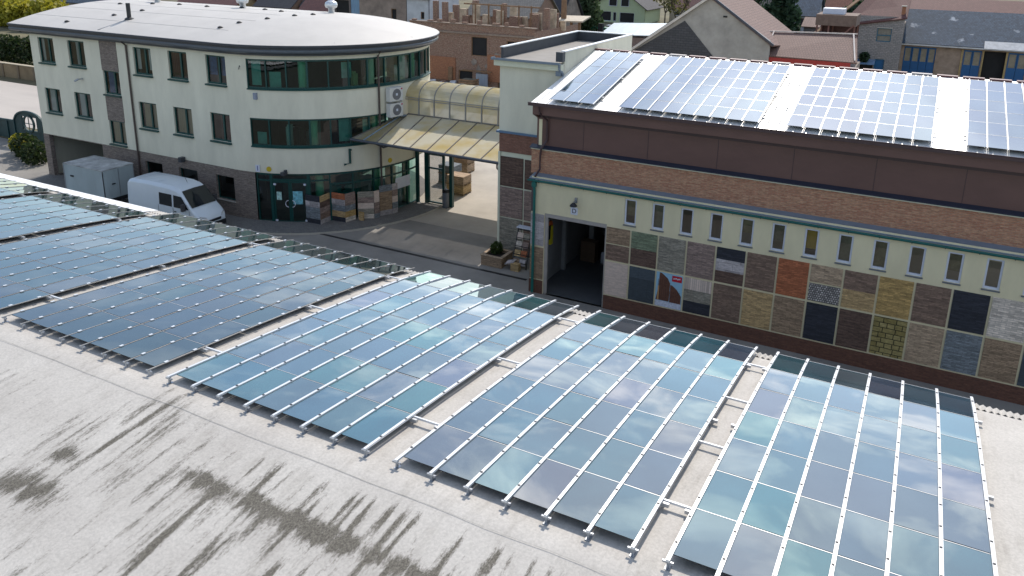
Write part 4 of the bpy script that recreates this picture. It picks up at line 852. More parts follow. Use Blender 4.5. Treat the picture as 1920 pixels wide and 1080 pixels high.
display("second stone sample display from the door, with white band and ochre band", [((-19.44,2.98),(-18.5,3.06),['blk','sand','slate','lil','red']), ((-18.48,3.08),(-18.32,3.8),['white','och','slate','mauve','mauve'])], 1.85)
display("third stone sample display from the door, pinkish bands above a white foot", [((-18.24,3.92),(-17.5,4.5),['white','gry','pink','mauve','gry']), ((-17.48,4.52),(-17.36,4.86),['slate','mauve','mauve','pink','pink'])], 1.8)
display("tallest stone sample display, brown centre between grey bands, furthest from the door", [((-17.45,5.02),(-17.08,5.75),['lil','tan','tan','tan','slate']), ((-17.06,5.76),(-16.95,6.15),['lil','slate','pink','mauve','lil'])], 2.0)
bl = thing("turquoise_bench_cover", "turquoise sheet lying behind the zigzag sample displays", "cover sheet", (-18.9,4,1.5)); MB().slab([(-19.6,3.6,1.62),(-18.5,4.3,1.62),(-18.9,4.9,1.7),(-20,4.2,1.7)], .05).build("sheet", mat("turquoise", (.01,.32,.33), .4), bl); MB().box(-19.4, -18.8, 4.0, 4.5, .12, 1.6).build("stand", DARKB, bl)
for px_, py_ in ((-17.95,3.9),): t = thing("sample_block", "small yellow stone block standing on the pavement in front of the white foot", "stone block", (px_,py_,0)); MB().box(px_-.16, px_+.16, py_-.1, py_+.02, .12, .58).build("block", SM['sand'], t); MB().box(px_-.16, px_+.16, py_-.1, py_+.02, .585, .62).build("top_course", SM['och'], t)
# van
vn = thing("delivery_van", "white panel van with black side windows parked beside the brick plinth", "van", (-26.95,-1.65,0))
VX, VY = -26.95, -1.65
def van():
    st = [(-2.95,.95,2.30),(-2.9,1.0,2.45),(-2.6,1.0,2.56),(-1.0,1.0,2.60),(.6,1.0,2.58),(1.15,.99,2.5),(1.45,.98,2.36),(2.25,.97,1.47),(2.45,.97,1.33),(2.75,.93,1.12),(2.92,.82,.95),(2.98,.74,.75)]
    mb = MB(); rings = []
    for x, w, z in st:
        belt = min(1.35, z-.12); zb = .32
        sh = max(belt+.05, z-.16)
        inset = .10 if z > 2 else .05
        ring = [(-w+.06,zb),(-w,.55),(-w,belt),(-w+inset*.6,sh),(-w+inset+.12,z),(0,z+.03),(w-inset-.12,z),(w-inset*.6,sh),(w,belt),(w,.55),(w-.06,zb)]
        b = len(mb.v); mb.v += [(VX+x, VY+y, zz) for y, zz in ring]; rings.append(b)
    for a, b in zip(rings, rings[1:]):
        for k in range(10): mb.f.append((a+k, b+k, b+k+1, a+k+1)); mb.m.append(0)
    for r, rev in ((rings[0], 1), (rings[-1], 0)): q = [r+k for k in range(11)]; mb.f.append(tuple(reversed(q)) if rev else tuple(q)); mb.m.append(0)
    body = mb.build("body", mat("van_white", (.62,.68,.73), .25, .03, 1, spec=.6), vn, True)
    bv = body.modifiers.new("edge", 'BEVEL'); bv.width = .03; bv.segments = 2; bv.limit_method = 'ANGLE'; bv.angle_limit = R(35)
    MB().face([(VX+1.47,VY-.80,2.37),(VX+2.24,VY-.86,1.52),(VX+2.27,VY,1.55),(VX+2.24,VY+.86,1.52),(VX+1.47,VY+.80,2.37),(VX+1.5,VY,2.41)]).build("windscreen", GLV, vn)
    for s in (-1, 1):
        y = VY+s*1.008; f = .985
        MB().face([(VX-.25,y,1.42),(VX+.78,y,1.42),(VX+.78,VY+s*.965,2.12),(VX-.25,VY+s*.965,2.12)]).build("side_window", GLV, vn)
        MB().face([(VX+.92,y,1.42),(VX+2.1,VY+s*.99,1.42),(VX+1.55,VY+s*.955,2.1),(VX+.92,VY+s*.965,2.12)]).build("side_window", GLV, vn)
        mr = MB().box(VX+1.75, VX+1.9, VY+s*1.02 if s > 0 else VY-1.24, VY+1.24 if s > 0 else VY-1.02, 1.35, 1.75).build("mirror", mat("mirror_black", (.05,.05,.055), .4), vn)
        for x in (-1.85, 1.85):
            w = MB(); w.tube([(VX+x,VY+s*.78,.34),(VX+x,VY+s*1.01,.34)], .34, 22); wo = w.build("wheel", DARKB, vn); MB().tube([(VX+x,VY+s*1.0,.34),(VX+x,VY+s*1.02,.34)], .2, 14).build("rim", STEEL, wo)
        MB().prism([(VX+2.93,VY+s*.55,1.0),(VX+2.8,VY+s*.86,1.12),(VX+2.72,VY+s*.9,.95),(VX+2.97,VY+s*.5,.85)], (.015,0,.01)).build("headlight", mat("headlamp", (.5,.52,.55), .1), vn)
    MB().box(VX+2.9, VX+3.03, VY-.75, VY+.75, .35, .62).build("bumper", DARKB, vn); MB().box(VX+2.96, VX+3.0, VY-.45, VY+.45, .68, .82).build("grille", DARKB, vn)
    for x in (-.35, .85, 2.15): MB().box(VX+x, VX+x+.012, VY-1.012, VY-1.0, .5, 1.38).build("door_seam", DARKB, vn)
    MB().box(VX-2.8, VX+2.1, VY-1.014, VY-1.0, .62, .72).build("side_moulding", mat("moulding", (.08,.085,.09), .5), vn); MB().box(VX+3.0, VX+3.015, VY-.26, VY+.26, .5, .61).build("number_plate", WHITEP, vn)
    MB().box(VX+.95, VX+1.1, VY-1.03, VY-1.0, 1.15, 1.2).build("door_handle", DARKB, vn)
    MB().tube([(VX+.9,VY+.1,2.6),(VX+.75,VY+.1,2.85)], .012, 6).build("aerial", DARKB, vn)
    mb = MB()
    for x in (-2.2,-1.4,-.6): mb.box(VX+x, VX+x+.02, VY-.75, VY+.75, 2.615, 2.625)
    build_each(mb, "roof_rib", mat("van_rib", (.5,.56,.6), .4), vn)
GLV = mat("van_glass", (.012,.016,.018), .06, .1, spec=.7); van()
# box trailer
tl = thing("box_trailer", "grey white box trailer with a dirty roof parked behind the van", "trailer", (-33.75,-1.6,0))
BOXM = mat("trailer_panel", (.34,.40,.42), .5, .12, 1.2, stretch=(1,1,.3)); mb = MB().box(-35.6, -31.95, -2.65, -.55, .85, 2.62)
mb.build("box_body", BOXM, tl); MB().box(-35.62, -31.93, -2.67, -.53, 2.62, 2.68).build("box_roof", mat("dirty_roof", (.36,.37,.37), .7, .5, 1.6), tl)
mb = MB()
for x in (-35.62, -31.97): mb.box(x, x+.04, -2.68, -2.64, .85, 2.62)
for y in (-2.66,-1.61,-.58): mb.box(-31.955, -31.93, y-.02, y+.02, .9, 2.6)
build_each(mb, "corner_trim", STEEL, tl); MB().box(-31.95, -31.9, -2.1, -1.9, 1.7, 1.76).box(-35.0, -34.7, -2.69, -2.66, 1.9, 2.0).build("latch", DARKB, tl)
for x in (-34.2,-33.4):
    for y in (-2.6,-.8): MB().tube([(x,y,.35),(x,y+.22,.35)], .35, 18).build("wheel", DARKB, tl)
MB().beam((-31.95,-1.6,.6),(-30.9,-1.6,.5), .1, .1).box(-35.5, -32, -2.4, -.8, .6, .85).build("chassis", DARKB, tl)
# planter with shrub and sample rack
pl = thing("stone_planter", "brown stone planter trough with soil in front of the tower", "planter", (-7.95,2.3,0))
mb = MB(); a0, a1, b0, b1 = -8.55, -7.35, 1.7, 2.95
mb.box(a0, a1, b0, b0+.14, 0, .52).box(a0, a1, b1-.14, b1, 0, .52).box(a0, a0+.14, b0+.14, b1-.14, 0, .52).box(a1-.14, a1, b0+.14, b1-.14, 0, .52); mb.build("trough", SM['tan'], pl); MB().box(a0+.14, a1-.14, b0+.14, b1-.14, .05, .42).build("soil", mat("soil", (.035,.028,.02), .95, .3, 6), pl)
mb = MB()
for q in ((a0-.03,a1+.03,b0-.03,b0+.15),(a0-.03,a1+.03,b1-.15,b1+.03),(a0-.03,a0+.15,b0+.15,b1-.15),(a1-.15,a1+.03,b0+.15,b1-.15)): mb.box(*q, .525, .57)
mb.build("coping", SM['beige'], pl)
def foliage(mb, blobs, n, size, mi=0, shell=.55):
    tot = sum(b[3]*b[4]*b[5] if len(b) > 4 else b[3]**3 for b in blobs)
    for b in blobs:
        rx, ry, rz_ = (b[3], b[4], b[5]) if len(b) > 4 else (b[3],)*3
        k = max(8, int(n*(rx*ry*rz_)/tot))
        for _ in range(k):
            v = Vector((random.gauss(0,1), random.gauss(0,1), random.gauss(0,1))).normalized()*(shell+(1-shell)*random.random()**.6)
            mb.leaf((b[0]+v.x*rx, b[1]+v.y*ry, b[2]+v.z*rz_), size, mi)
    return mb
sh_ = thing("clipped_shrub", "small round green shrub growing out of the stone planter", "shrub", (-8.1,2.55,.45)); foliage(MB(), [(-8.1,2.55,.72,.34)], 500, .06).build("leaves", leafmat("shrub_leaf", (.03,.06,.012), (.09,.13,.03)), sh_); MB().tube([(-8.1,2.55,.4),(-8.1,2.55,.8)], .03, 6).build("stem", mat("bark", (.06,.045,.035), .9), sh_)
rk = thing("sample_rack", "leaning rack of small stone samples and leaflets beside the gate pillar", "rack", (-6.7,2.4,0))
mb = MB()
for x in (-7.0,-6.2): mb.beam((x,2.2,0),(x,2.9,1.95), .05, .05)
for k in range(5): mb.beam((-7.0,2.2+.15*k,.3+.4*k),(-6.2,2.2+.15*k,.3+.4*k), .05, .04)
mb.build("frame", DARKB, rk)
for k, key in enumerate(('tan','lil','sand','red','white','mauve','pink','gry')):
    x = -6.95+.36*(k % 2); z = .2+.42*(k//2); y = 2.15+.155*(k//2)
    MB().slab([(x,y,z),(x+.33,y,z),(x+.33,y+.12,z+.3),(x,y+.12,z+.3)], .04).build("sample_tile", SM[key], rk)
mb = MB().box(-7.05, -6.15, 2.72, 3.1, 1.98, 2.03); mb.build("rack_roof", WHITEP, rk)
cb = thing("loose_slabs", "loose pale slabs leaning beside the planter on the asphalt", "stone slabs", (-6.9,1.9,0)); MB().slab([(-7.2,1.75,.3),(-6.75,1.8,.42),(-6.75,2.2,.5),(-7.2,2.15,.38)], .05).build("slab", SM['lil'], cb); MB().box(-6.85, -6.4, 1.75, 2.0, 0, .4).build("crate", SM['sand'], cb)
# stacked stone on pallets beyond the gate
gS = "stacks of paving stone in the sunlit yard"
def stack(x, y, w, d, levels, key, label):
    t = thing("stone_stack", label, "stone stack", (x,y,0), gS)
    z = 0
    for k in range(levels):
        mb = MB()
        for s in (0, .45, .9): mb.box(x, x+w, y+s*(d-.1), y+s*(d-.1)+.1, z, z+.08)
        mb.box(x, x+w, y, y+d, z+.08, z+.11); mb.build("pallet", mat("pallet_wood", (.28,.20,.12), .9, .2), t); MB().box(x+.03, x+w-.03, y+.03, y+d-.03, z+.112, z+.62).build("paving_blocks", SM[key[k % len(key)]], t); z += .65
stack(-16.75, 11.3, 1.35, 1.1, 2, ['sand','beige'], "tan stone stack of two pallets just right of the canopy post in the sun")
stack(-18.6, 13.2, 1.3, 1.1, 2, ['slate','slate'], "blue grey stone stack of two pallets seen through the gate mesh")
stack(-19.2, 16.0, 1.3, 1.1, 3, ['beige','tan'], "brown stone stack of three pallets furthest back behind the gate")

# ================================================================== BEHIND THE YARD
BR_OLD = brick("old_brick", (.25,.125,.085), (.31,.20,.14), (.22,.165,.13), .28, .085, .014, noisy=.7)
BR_ORG = brick("orange_brick", (.38,.16,.075), (.30,.12,.06), (.25,.14,.09), .28, .085, .012, noisy=.5)
PLB = mat("weathered_plaster", (.24,.20,.17), .95, .45, .9, detail=9); HOLE = mat("dark_opening", (.018,.017,.018), .9, .2, 1); WOOD = mat("old_timber", (.23,.14,.08), .9, .3, 3)
T_GREY = tiles("grey_tiles", (.20,.185,.165)); T_SLATE = tiles("slate_tiles", (.05,.078,.115), .3, .3, .5); T_RED = tiles("dark_red_tiles", (.13,.055,.05)); T_BRN = tiles("brown_tiles", (.20,.125,.105), .22, .3, .15); T_DARK = tiles("dark_tiles", (.04,.04,.048)); T_ORG = tiles("orange_tiles", (.26,.11,.07))
def rect_wall(y, x0, x1, z0, z1, holes, m, parent, name="wall", depth=.3):
    mb = MB(); wall_with_holes(mb, lambda u, z, d: (u, y+d, z), [x0, x1], [z0, z1], holes, depth); return mb.build(name, m, parent)
def opening(parent, x0, x1, y, z0, z1, name="window", fm=None, pm=None):
    f = MB().box(x0, x0+.08, y+.08, y+.16, z0, z1).box(x1-.08, x1, y+.08, y+.16, z0, z1).box(x0+.08, x1-.08, y+.08, y+.16, z1-.08, z1).box(x0+.08, x1-.08, y+.08, y+.16, z0, z0+.08).build(name, fm or WOOD, parent)
    MB().face([(x0,y+.2,z0),(x1,y+.2,z0),(x1,y+.2,z1),(x0,y+.2,z1)]).build("pane", pm or HOLE, f); return f
# ruined brick house
ru = thing("ruined_house", "roofless ruined brick house with a dark upper window opening behind the canopy", "ruin", (-34,50,0))
hs = [(-36.5,-34.4,3.7,5.9), (-41.0,-39.5,.9,2.0), (-38.2,-36.3,.0,1.9), (-33.0,-31.0,.2,2.4), (-31.9,-30.0,3.9,5.7)]
rect_wall(48, -45, -28.4, 0, 7.2, hs, BR_OLD, ru)
for h in hs: opening(ru, h[0], h[1], 48, h[2], h[3], "window" if h[2] > .5 else "doorway")
MB().box(-45, -28.4, 58, 58.4, 0, 6.0).box(-45, -44.7, 48.3, 58, 0, 6.6).build("back_wall", BR_OLD, ru)
mb = MB(); wall_with_holes(mb, lambda u, z, d: (-28.4-d*0-.0, u, z), [48, 60], [0, 6.9], [(51,53,3.8,5.5),(55,57,3.8,5.5)], .3); mb.build("side_wall", BR_OLD, ru)
MB().box(-42.6, -38.6, 47.88, 47.99, .6, 3.3).build("bare_brick_patch", BR_ORG, ru) ; MB().box(-34.3, -32.6, 47.9, 47.99, .9, 4.0).build("bare_brick_patch", BR_ORG, ru)
mb = MB().box(-45.1, -28.2, 47.8, 47.99, 6.15, 6.35).box(-45.1, -28.2, 47.85, 48.4, 7.2, 7.3); mb.build("cornice", mat("dusty_cornice", (.25,.19,.15), .9, .2), ru)
random.seed(17)
for k in range(16):                                                       # fallen plaster leaves ragged patches
    cx_, cz_ = random.uniform(-44,-29.2), random.uniform(.5,5.8); w_, h_ = random.uniform(.4,1.6), random.uniform(.3,1.0)
    if any(h[0]-w_-.1 < cx_ < h[1]+w_+.1 and h[2]-h_-.1 < cz_ < h[3]+h_+.1 for h in hs): continue
    MB().prism([(cx_+w_*random.uniform(.6,1)*math.cos(t*.628), 47.96-.004*k, cz_+h_*random.uniform(.5,1)*math.sin(t*.628)) for t in range(10)], (0,.035,0)).build("plaster_patch", PLB, ru)
for k in range(9): x_ = -44.5+1.75*k+random.uniform(-.3,.3); MB().box(x_, x_+random.uniform(.3,.9), 47.95, 48.35, 7.3, 7.3+random.uniform(.1,.5)).build("loose_course", BR_OLD, ru)
random.seed(5)
mb = MB()
for i in range(17):                                                       # broken upper storey: stumps of wall between missing windows
    x = -44.8+i*.98; h = random.choice([.5,1.2,2.0,2.3,2.1,1.5,.8]); y = 52+random.uniform(-.4,4); mb.box(x, x+random.uniform(.45,.9), y, y+.45, 5.8, 7.2+h)
build_each(mb, "broken_wall", BR_OLD, ru)
mb = MB()
for i in range(9): x = -43+i*1.7; mb.box(x, x+.9, 53+.3*(i % 3), 53.3+.3*(i % 3), 6.5, 8.0+.5*(i % 3)).box(x+.9, x+1.5, 55, 55.3, 6.5, 7.6)
build_each(mb, "plaster_remnant", mat("bright_plaster_remnant", (.45,.36,.26), .9, .5, 1.2), ru)
mb = MB()
for x in (-38,-36.2,-34.5,-32.2,-30.6): mb.beam((x,51.5,6.8),(x,51.5,9.4), .14, .14)
mb.beam((-39.5,51.4,9.3),(-29.5,51.4,9.25), .14, .16); mb.build("timber_frame", WOOD, ru)
MB().box(-39.4,-38.9,47.6,47.9,0,2.2).beam((-37.4,47.6,2.05),(-33.6,47.6,2.05),.12,.12).build("porch_beam", WOOD, ru); MB().box(-35.4, -33.9, 47.2, 47.4, .05, 1.8).build("corrugated_door", mat("tin_door", (.26,.29,.34), .5, .3, 3, stretch=(9,1,.5)), ru)
jk = thing("junk_pile", "heap of rubble, tarpaulin and scrap against the left of the ruin", "junk heap", (-40,45.5,0)); random.seed(3)
mb = MB()
for i in range(40): c = (random.uniform(-42.6,-38.2), random.uniform(44.6,47), 0); w = random.uniform(.15,.5); mb.slab([(c[0],c[1],.1+w),(c[0]+w*1.6,c[1],.15+w*random.random()),(c[0]+w*1.4,c[1]+w,.3+w),(c[0]-.1,c[1]+w,.2+w)], w*.7, i % 4)
mb.build("scrap", [BR_OLD, WOOD, mat("pale_scrap", (.5,.5,.52), .7, .3), DARKB], jk)
ct = thing("wooden_crate_stack", "wooden pallet crate in front of the ruin doorway", "crate", (-34.6,44.3,0)); mb = MB()
for k in range(6): mb.box(-35.5, -33.7, 43.6, 43.65, .12+.27*k, .32+.27*k).box(-33.75, -33.7, 43.65, 45, .12+.27*k, .32+.27*k)
mb.build("slats", WOOD, ct); MB().box(-35.45, -33.8, 43.7, 45, .1, 1.6).build("load", mat("crate_load", (.12,.11,.075), .9, .4, 3), ct)
# grey gable barn behind the hall
bn = thing("gable_barn", "big barn with a plain grey gable and dark slate triangle, right behind the hall ridge", "barn", (-8,46,0))
GY = 40.0; AP = (-7.3,GY,11.85); LL = (-16.2,GY,5.3); RRt = (-2.5,GY,8.7)
MB().prism([(-16,GY,0),(-1.9,GY,0),(-1.9,GY,8.4),AP,(-16,GY,5.5)], (0,.3,0)).build("gable_wall", mat("grey_render", (.33,.31,.285), .95, .22, .8, bump=.3, detail=9), bn)
mb = MB().prism([(-14.6,GY-.06,4.6),(-4.7,GY-.06,4.6),(-9.5,GY-.06,9.72),(-14.6,GY-.06,6.4)], (0,.05,0)); mb.build("slate_cladding", tiles("gable_slate", (.06,.06,.066), .5, .22, .25), bn)
mb = MB().slab([(-7.3,GY-.25,12.0),(-7.3,52,12.0),(-.2,52,7.0),(-1.6,GY-.25,8.1)], .16); mb.build("roof_slope", T_BRN, bn)
MB().slab([(-7.35,GY-.25,12.0),(-16.6,GY-.25,5.2),(-16.6,52,5.2),(-7.35,52,12.0)], .16).build("roof_slope", T_GREY, bn)
mb = MB().beam((-7.3,GY-.3,11.98),(-16.6,GY-.3,5.15), .12, .22, 0).beam((-7.3,GY-.3,12.02),(-1.55,GY-.3,8.08), .14, .2, 1).beam((-7.32,GY-.1,12.12),(-16.6,GY-.1,5.3), .3, .05, 2); mb.build("verge_board", [mat("pale_verge", (.55,.5,.45), .8), NAVY, NAVY], bn)
MB().box(-6.1, -5.75, GY-.05, GY-.001, 10.2, 10.35).build("vent_slot", HOLE, bn)
MB().box(-15.9, -2.0, GY+.3, 51.8, 0, 5.0).build("side_walls", PLB, bn)
# low shed with brown roof and red fascia
sh = thing("low_shed", "low shed with a brown tiled roof and a red fascia along its eave", "shed", (0,42,0))
MB().box(-3.4, 5.0, 40.6, 46, 0, 6.5).build("wall", PLB, sh); MB().slab([(-3.0,40.2,7.15),(5.2,40.2,7.08),(4.6,44.4,8.95),(-4.6,44.4,8.7)], .12).build("roof", T_BRN, sh); MB().slab([(-4.6,44.45,8.7),(4.6,44.45,8.92),(4.6,48,6.5),(-4.6,48,6.5)], .12).build("rear_roof", T_BRN, sh)
MB().box(-3.0, 4.7, 40.12, 40.3, 6.55, 7.02).build("fascia", mat("red_fascia", (.30,.015,.012), .5), sh)
mb = MB().beam((-4.55,44.3,8.82),(-3.0,40.15,7.28), .16, .06).beam((-2.4,44.3,8.88),(-2.3,40.2,7.28), .1, .05).beam((4.3,44.3,9.06),(5.0,40.2,7.25), .12, .06).beam((-4.6,44.4,8.8),(4.6,44.4,9.05), .2, .1); mb.build("ridge_tiles", mat("pale_mortar", (.5,.45,.42), .8, .2), sh)
# grey stone house with teal window
sn = thing("stone_house", "grey stone house with a teal framed window and dark red roof", "house", (4,77,0))
hs = [(4.35,5.95,5.6,7.2), (2.5,4.4,1.2,3.4), (4.5,5.6,1.2,3.5)]
rect_wall(75, 1.3, 7.2, 0, 8.6, hs, brick("rubble_stone", (.33,.30,.285), (.25,.235,.225), (.2,.185,.18), .45, .2, .03, noisy=.45), sn)
f = opening(sn, 4.35, 5.95, 75, 5.6, 7.2, "window", mat("teal_window", (.01,.12,.20), .5), mat("curtained_pane", (.20,.19,.16), .3, .2)); MB().box(4.43, 5.87, 75.07, 75.15, 6.3, 6.4).build("transom", MATS["teal_window"], f); MB().box(4.3, 6.0, 74.9, 74.99, 7.2, 7.3).build("lintel", CONCRETE, sn)
opening(sn, 2.5, 4.4, 75, 1.2, 3.4, "doorway"); d = opening(sn, 4.5, 5.6, 75, 1.2, 3.5, "door", MATS["teal_window"], mat("blue_door", (.0,.10,.26), .5))
MB().slab([(1.8,73.6,2.9),(4.6,73.6,2.95),(4.6,75,3.4),(1.8,75,3.35)], .06).build("porch_roof", mat("blue_tin_roof", (.16,.26,.40), .3, .2), sn)
MB().box(1.31, 7.1, 75.3, 83, 0, 7.6).build("house_body", PLB, sn)
MB().slab([(.0,74.6,7.2),(7.4,74.6,8.55),(7.4,82,12.4),(3.6,82,12.2)], .15).build("roof", T_RED, sn)
mb = MB().beam((-2.6,73.8,6.2),(3.6,82,12.3), .5, .12); mb.build("verge_board", WOOD, sn); mb = MB().box(6.7, 7.1, 75.4, 76.0, 8.3, 9.8); mb.build("chimney", BR_ORG, sn); MB().box(6.62, 7.18, 75.3, 76.1, 9.8, 9.9).build("chimney_cap", CONCRETE, sn)
# garage building with blue doors
gb = thing("garage_building", "long garage building with dark patched slate roof and blue folding doors", "garage", (16,84,0))
hs = [(7.45,11.0,.2,4.75), (14.0,15.9,.2,4.75), (16.05,18.5,.2,4.75), (18.65,20.6,.2,4.75)]
rect_wall(80, 7.0, 34, 0, 5.0, hs, mat("patched_wall", (.34,.25,.19), .95, .4, .9, detail=9), gb)
BLUE = mat("blue_gate_paint", (.005,.09,.25), .5, .12, 1.2); PANE = mat("dusty_pane", (.26,.22,.16), .5, .2)
for x0, x1, n in ((7.45,11.0,4), (14.0,15.9,2), (18.65,20.6,2)):
    for k in range(n):
        a = x0+(x1-x0)*k/n; b = x0+(x1-x0)*(k+1)/n
        dl = MB().box(a+.02, b-.02, 80.08, 80.16, .2, 2.95).box(a+.02, a+.13, 80.08, 80.16, 2.95, 4.75).box(b-.13, b-.02, 80.08, 80.16, 2.95, 4.75).box(a+.13, b-.13, 80.08, 80.16, 4.55, 4.75).build("door_leaf", BLUE, gb); MB().face([(a+.13,80.14,2.95),(b-.13,80.14,2.95),(b-.13,80.14,4.55),(a+.13,80.14,4.55)]).build("pane", PANE, dl)
MB().box(7.2, 34, 80.5, 90, 0, 4.9).build("garage_interior", HOLE, gb)
mb = MB().box(16.0, 16.14, 79.9, 80, .2, 4.8).box(18.42, 18.6, 79.9, 80, .2, 4.8).box(13.75, 13.9, 79.9, 80, .2, 4.8); mb.build("door_post", mat("yellow_timber", (.42,.30,.13), .8, .2), gb)
def spotted():
    m = T_SLATE.copy(); m.name = "patched_slate"; n, l = m.node_tree.nodes, m.node_tree.links; p = n["Principled BSDF"]; src = p.inputs["Base Color"].links[0].from_socket
    g = n.new("ShaderNodeNewGeometry"); t = n.new("ShaderNodeTexNoise"); t.inputs["Scale"].default_value = .55; t.inputs["Detail"].default_value = 6; l.new(g.outputs["Position"], t.inputs["Vector"])
    r = n.new("ShaderNodeValToRGB"); r.color_ramp.elements[0].position = .66; r.color_ramp.elements[1].position = .72; l.new(t.outputs["Fac"], r.inputs[0]); x = n.new("ShaderNodeMixRGB"); l.new(r.outputs[0], x.inputs[0]); l.new(src, x.inputs[1]); x.inputs[2].default_value = (.35,.38,.42,1); l.new(x.outputs[0], p.inputs["Base Color"]); return m
MB().slab([(6.8,79.4,5.2),(34,79.4,5.2),(34,85.5,9.0),(6.8,85.5,9.0)], .15).build("roof", spotted(), gb); MB().slab([(6.8,85.55,9.0),(34,85.55,9.0),(34,92,5),(6.8,92,5)], .15).build("rear_roof", T_SLATE, gb)
mb = MB().box(6.9, 21.0, 79.25, 79.42, 4.98, 5.12).slab([(16,79.2,5.12),(20.4,79.2,5.12),(20.4,80.4,5.9),(16,80.4,5.9)], .03); mb.build("pale_eave_strip", mat("pale_tin", (.5,.5,.5), .4, .2, 2), gb)
MB().box(11.9,13.4,79.7,79.95,0.2,1.5).build("bench", HOLE, gb)
lr = thing("long_red_roof_building", "long building with a dark red tiled roof far behind the garage", "building", (18,97,0))
MB().box(2, 44, 96, 104, 0, 8.0).build("wall", PLB, lr); MB().slab([(1.5,95,8.0),(45,95,8.1),(45,99.5,9.9),(1.5,99.5,9.8)], .15).build("roof", T_RED, lr); MB().slab([(1.5,99.5,9.8),(45,99.5,9.9),(45,105,7.6),(1.5,105,7.6)], .15).build("rear_roof", T_RED, lr)
# timber carport
cpt = thing("timber_carport", "open brown timber carport with flat roof and white bundle on top", "carport", (1,62,0))
MB().box(-1.1, 3.0, 61.5, 66, 8.25, 9.4).build("roof", mat("carport_roof", (.17,.12,.095), .9, .2), cpt); mb = MB()
for x in (-1.0, .2, 2.8): mb.box(x, x+.16, 61.6, 61.76, 5.5, 8.25).box(x, x+.16, 65.6, 65.76, 0, 8.25)
mb.beam((2.8,61.5,8.4),(.6,61.5,6.1), .2, .16); mb.box(-1.0,-.84,61.6,61.76,0,5.5); mb.build("post", mat("carport_timber", (.16,.075,.06), .8), cpt); MB().box(-1.0, 3.0, 65.8, 66, 0, 8.2).box(-.9,1.0,62.5,64,5.2,7.4).build("back_panel", mat("dark_board", (.08,.04,.035), .9), cpt); MB().box(-.6, 1.6, 62.5, 64.5, 9.42, 10.0).build("white_bundle", WHITEP, cpt); MB().box(-1.0,.9,61.4,61.5,6.3,6.5).build("rail", WOOD, cpt)
sm = thing("garden_shed", "small grey garden shed left of the timber carport", "shed", (-3.5,75,0)); MB().box(-4.1, -2.5, 75, 77, 0, 7.0).build("wall", mat("grey_board", (.16,.15,.15), .9, .3), sm); MB().slab([(-4.4,74.7,6.9),(-2.2,74.7,6.9),(-2.2,77.3,7.9),(-4.4,77.3,7.9)], .12).build("roof", T_BRN, sm)
# generic houses
def house(name, label, x0, x1, y0, y1, ze, zr, wm, rm, axis='x', wins_=(), over=.4, cat="house"):
    t = thing(name, label, cat, ((x0+x1)/2, (y0+y1)/2, 0)); hs = [w for w in wins_]
    rect_wall(y0, x0, x1, 0, ze, hs, wm, t); MB().box(x0+.01, x1-.01, y0+.31, y1, 0, ze).build("house_body", wm, t)
    for w in hs: opening(t, *w[:2], y0, *w[2:], "window", WHITEP if ze < 6 else WOOD)
    if axis == 'x':
        ym = (y0+y1)/2; MB().slab([(x0-over,y0-over,ze-.1),(x1+over,y0-over,ze-.1),(x1+over,ym,zr),(x0-over,ym,zr)], .14).build("roof", rm, t); MB().slab([(x0-over,ym,zr),(x1+over,ym,zr),(x1+over,y1+over,ze-.1),(x0-over,y1+over,ze-.1)], .14).build("rear_roof", rm, t)
        for xx in (x0, x1-.2): MB().prism([(xx,y0+.1,ze),(xx,y1-.1,ze),(xx,ym,zr-.2)], (.2,0,0)).build("gable", wm, t)
    else:
        xm = (x0+x1)/2
        MB().slab([(x0-over,y0-over,ze-.1),(xm,y0-over,zr),(xm,y1,zr),(x0-over,y1,ze-.1)], .16).build("roof_slope", rm, t); MB().slab([(xm,y0-over,zr),(x1+over,y0-over,ze-.1),(x1+over,y1,ze-.1),(xm,y1,zr)], .16).build("roof_slope", rm, t)
        MB().prism([(x0,y0,ze),(x1,y0,ze),(xm,y0,zr-.2)], (0,.3,0)).build("gable", wm, t)
    return t
t = house("green_gable_house", "pale green house with a broad half round gable and two upper windows", -58.6, -46.2, 139, 150, 3.2, 8.0, mat("pale_green_wall", (.46,.52,.33), .9, .05), T_DARK, 'y', [(-56.9,-54.0,.3,2.4), (-53.6,-52.8,.3,2.3), (-52.0,-48.6,.1,2.3)], .8)
for x in (-54.6, -51.8): opening(t, x, x+1.9, 138.75, 3.6, 5.6, "window", WHITEP, HOLE)
house("dark_roof_house", "house with a steep blue black roof beyond the ruin", -53.5, -46.5, 95, 104, 4.2, 9.5, PLB, T_DARK, 'x')
house("grey_roof_house", "house with a plain grey roof right behind the ruin", -53, -42.0, 75, 84, 5.9, 9.6, BR_OLD, T_GREY, 'x')
house("white_side_house", "narrow house with a white plastered wall left of the ruin", -55.2, -51.6, 62, 70, 8.9, 11, mat("white_wall", (.5,.51,.53), .9, .15, .8), T_GREY, 'x', [(-52.9,-52.3,6.0,7.0)])
house("plaster_barn", "long brown plastered barn with a small doorway just beyond the office roof", -63.5, -55.3, 62, 72, 8.9, 11, mat("brown_plaster", (.27,.21,.175), .95, .3, .7, detail=9), T_GREY, 'x', [(-57.9,-57.0,5.0,7.2)], cat="barn")
t = thing("cart_shed", "dark open shed with a blue plank door above the office roof vent", "shed", (-66,64,0)); rect_wall(63, -69.4, -63.6, 0, 9, [(-68.8,-66.2,.1,7.9), (-65.9,-63.8,.1,8.2)], mat("shed_wall", (.16,.13,.12), .9, .3), t); MB().box(-69.3,-63.7,63.4,70,0,8.8).build("shed_interior", HOLE, t)
MB().box(-65.9, -63.8, 63.1, 63.2, .1, 8.2).build("plank_door", mat("faded_blue_door", (.20,.32,.46), .7, .25, 4, stretch=(6,1,.3)), t)
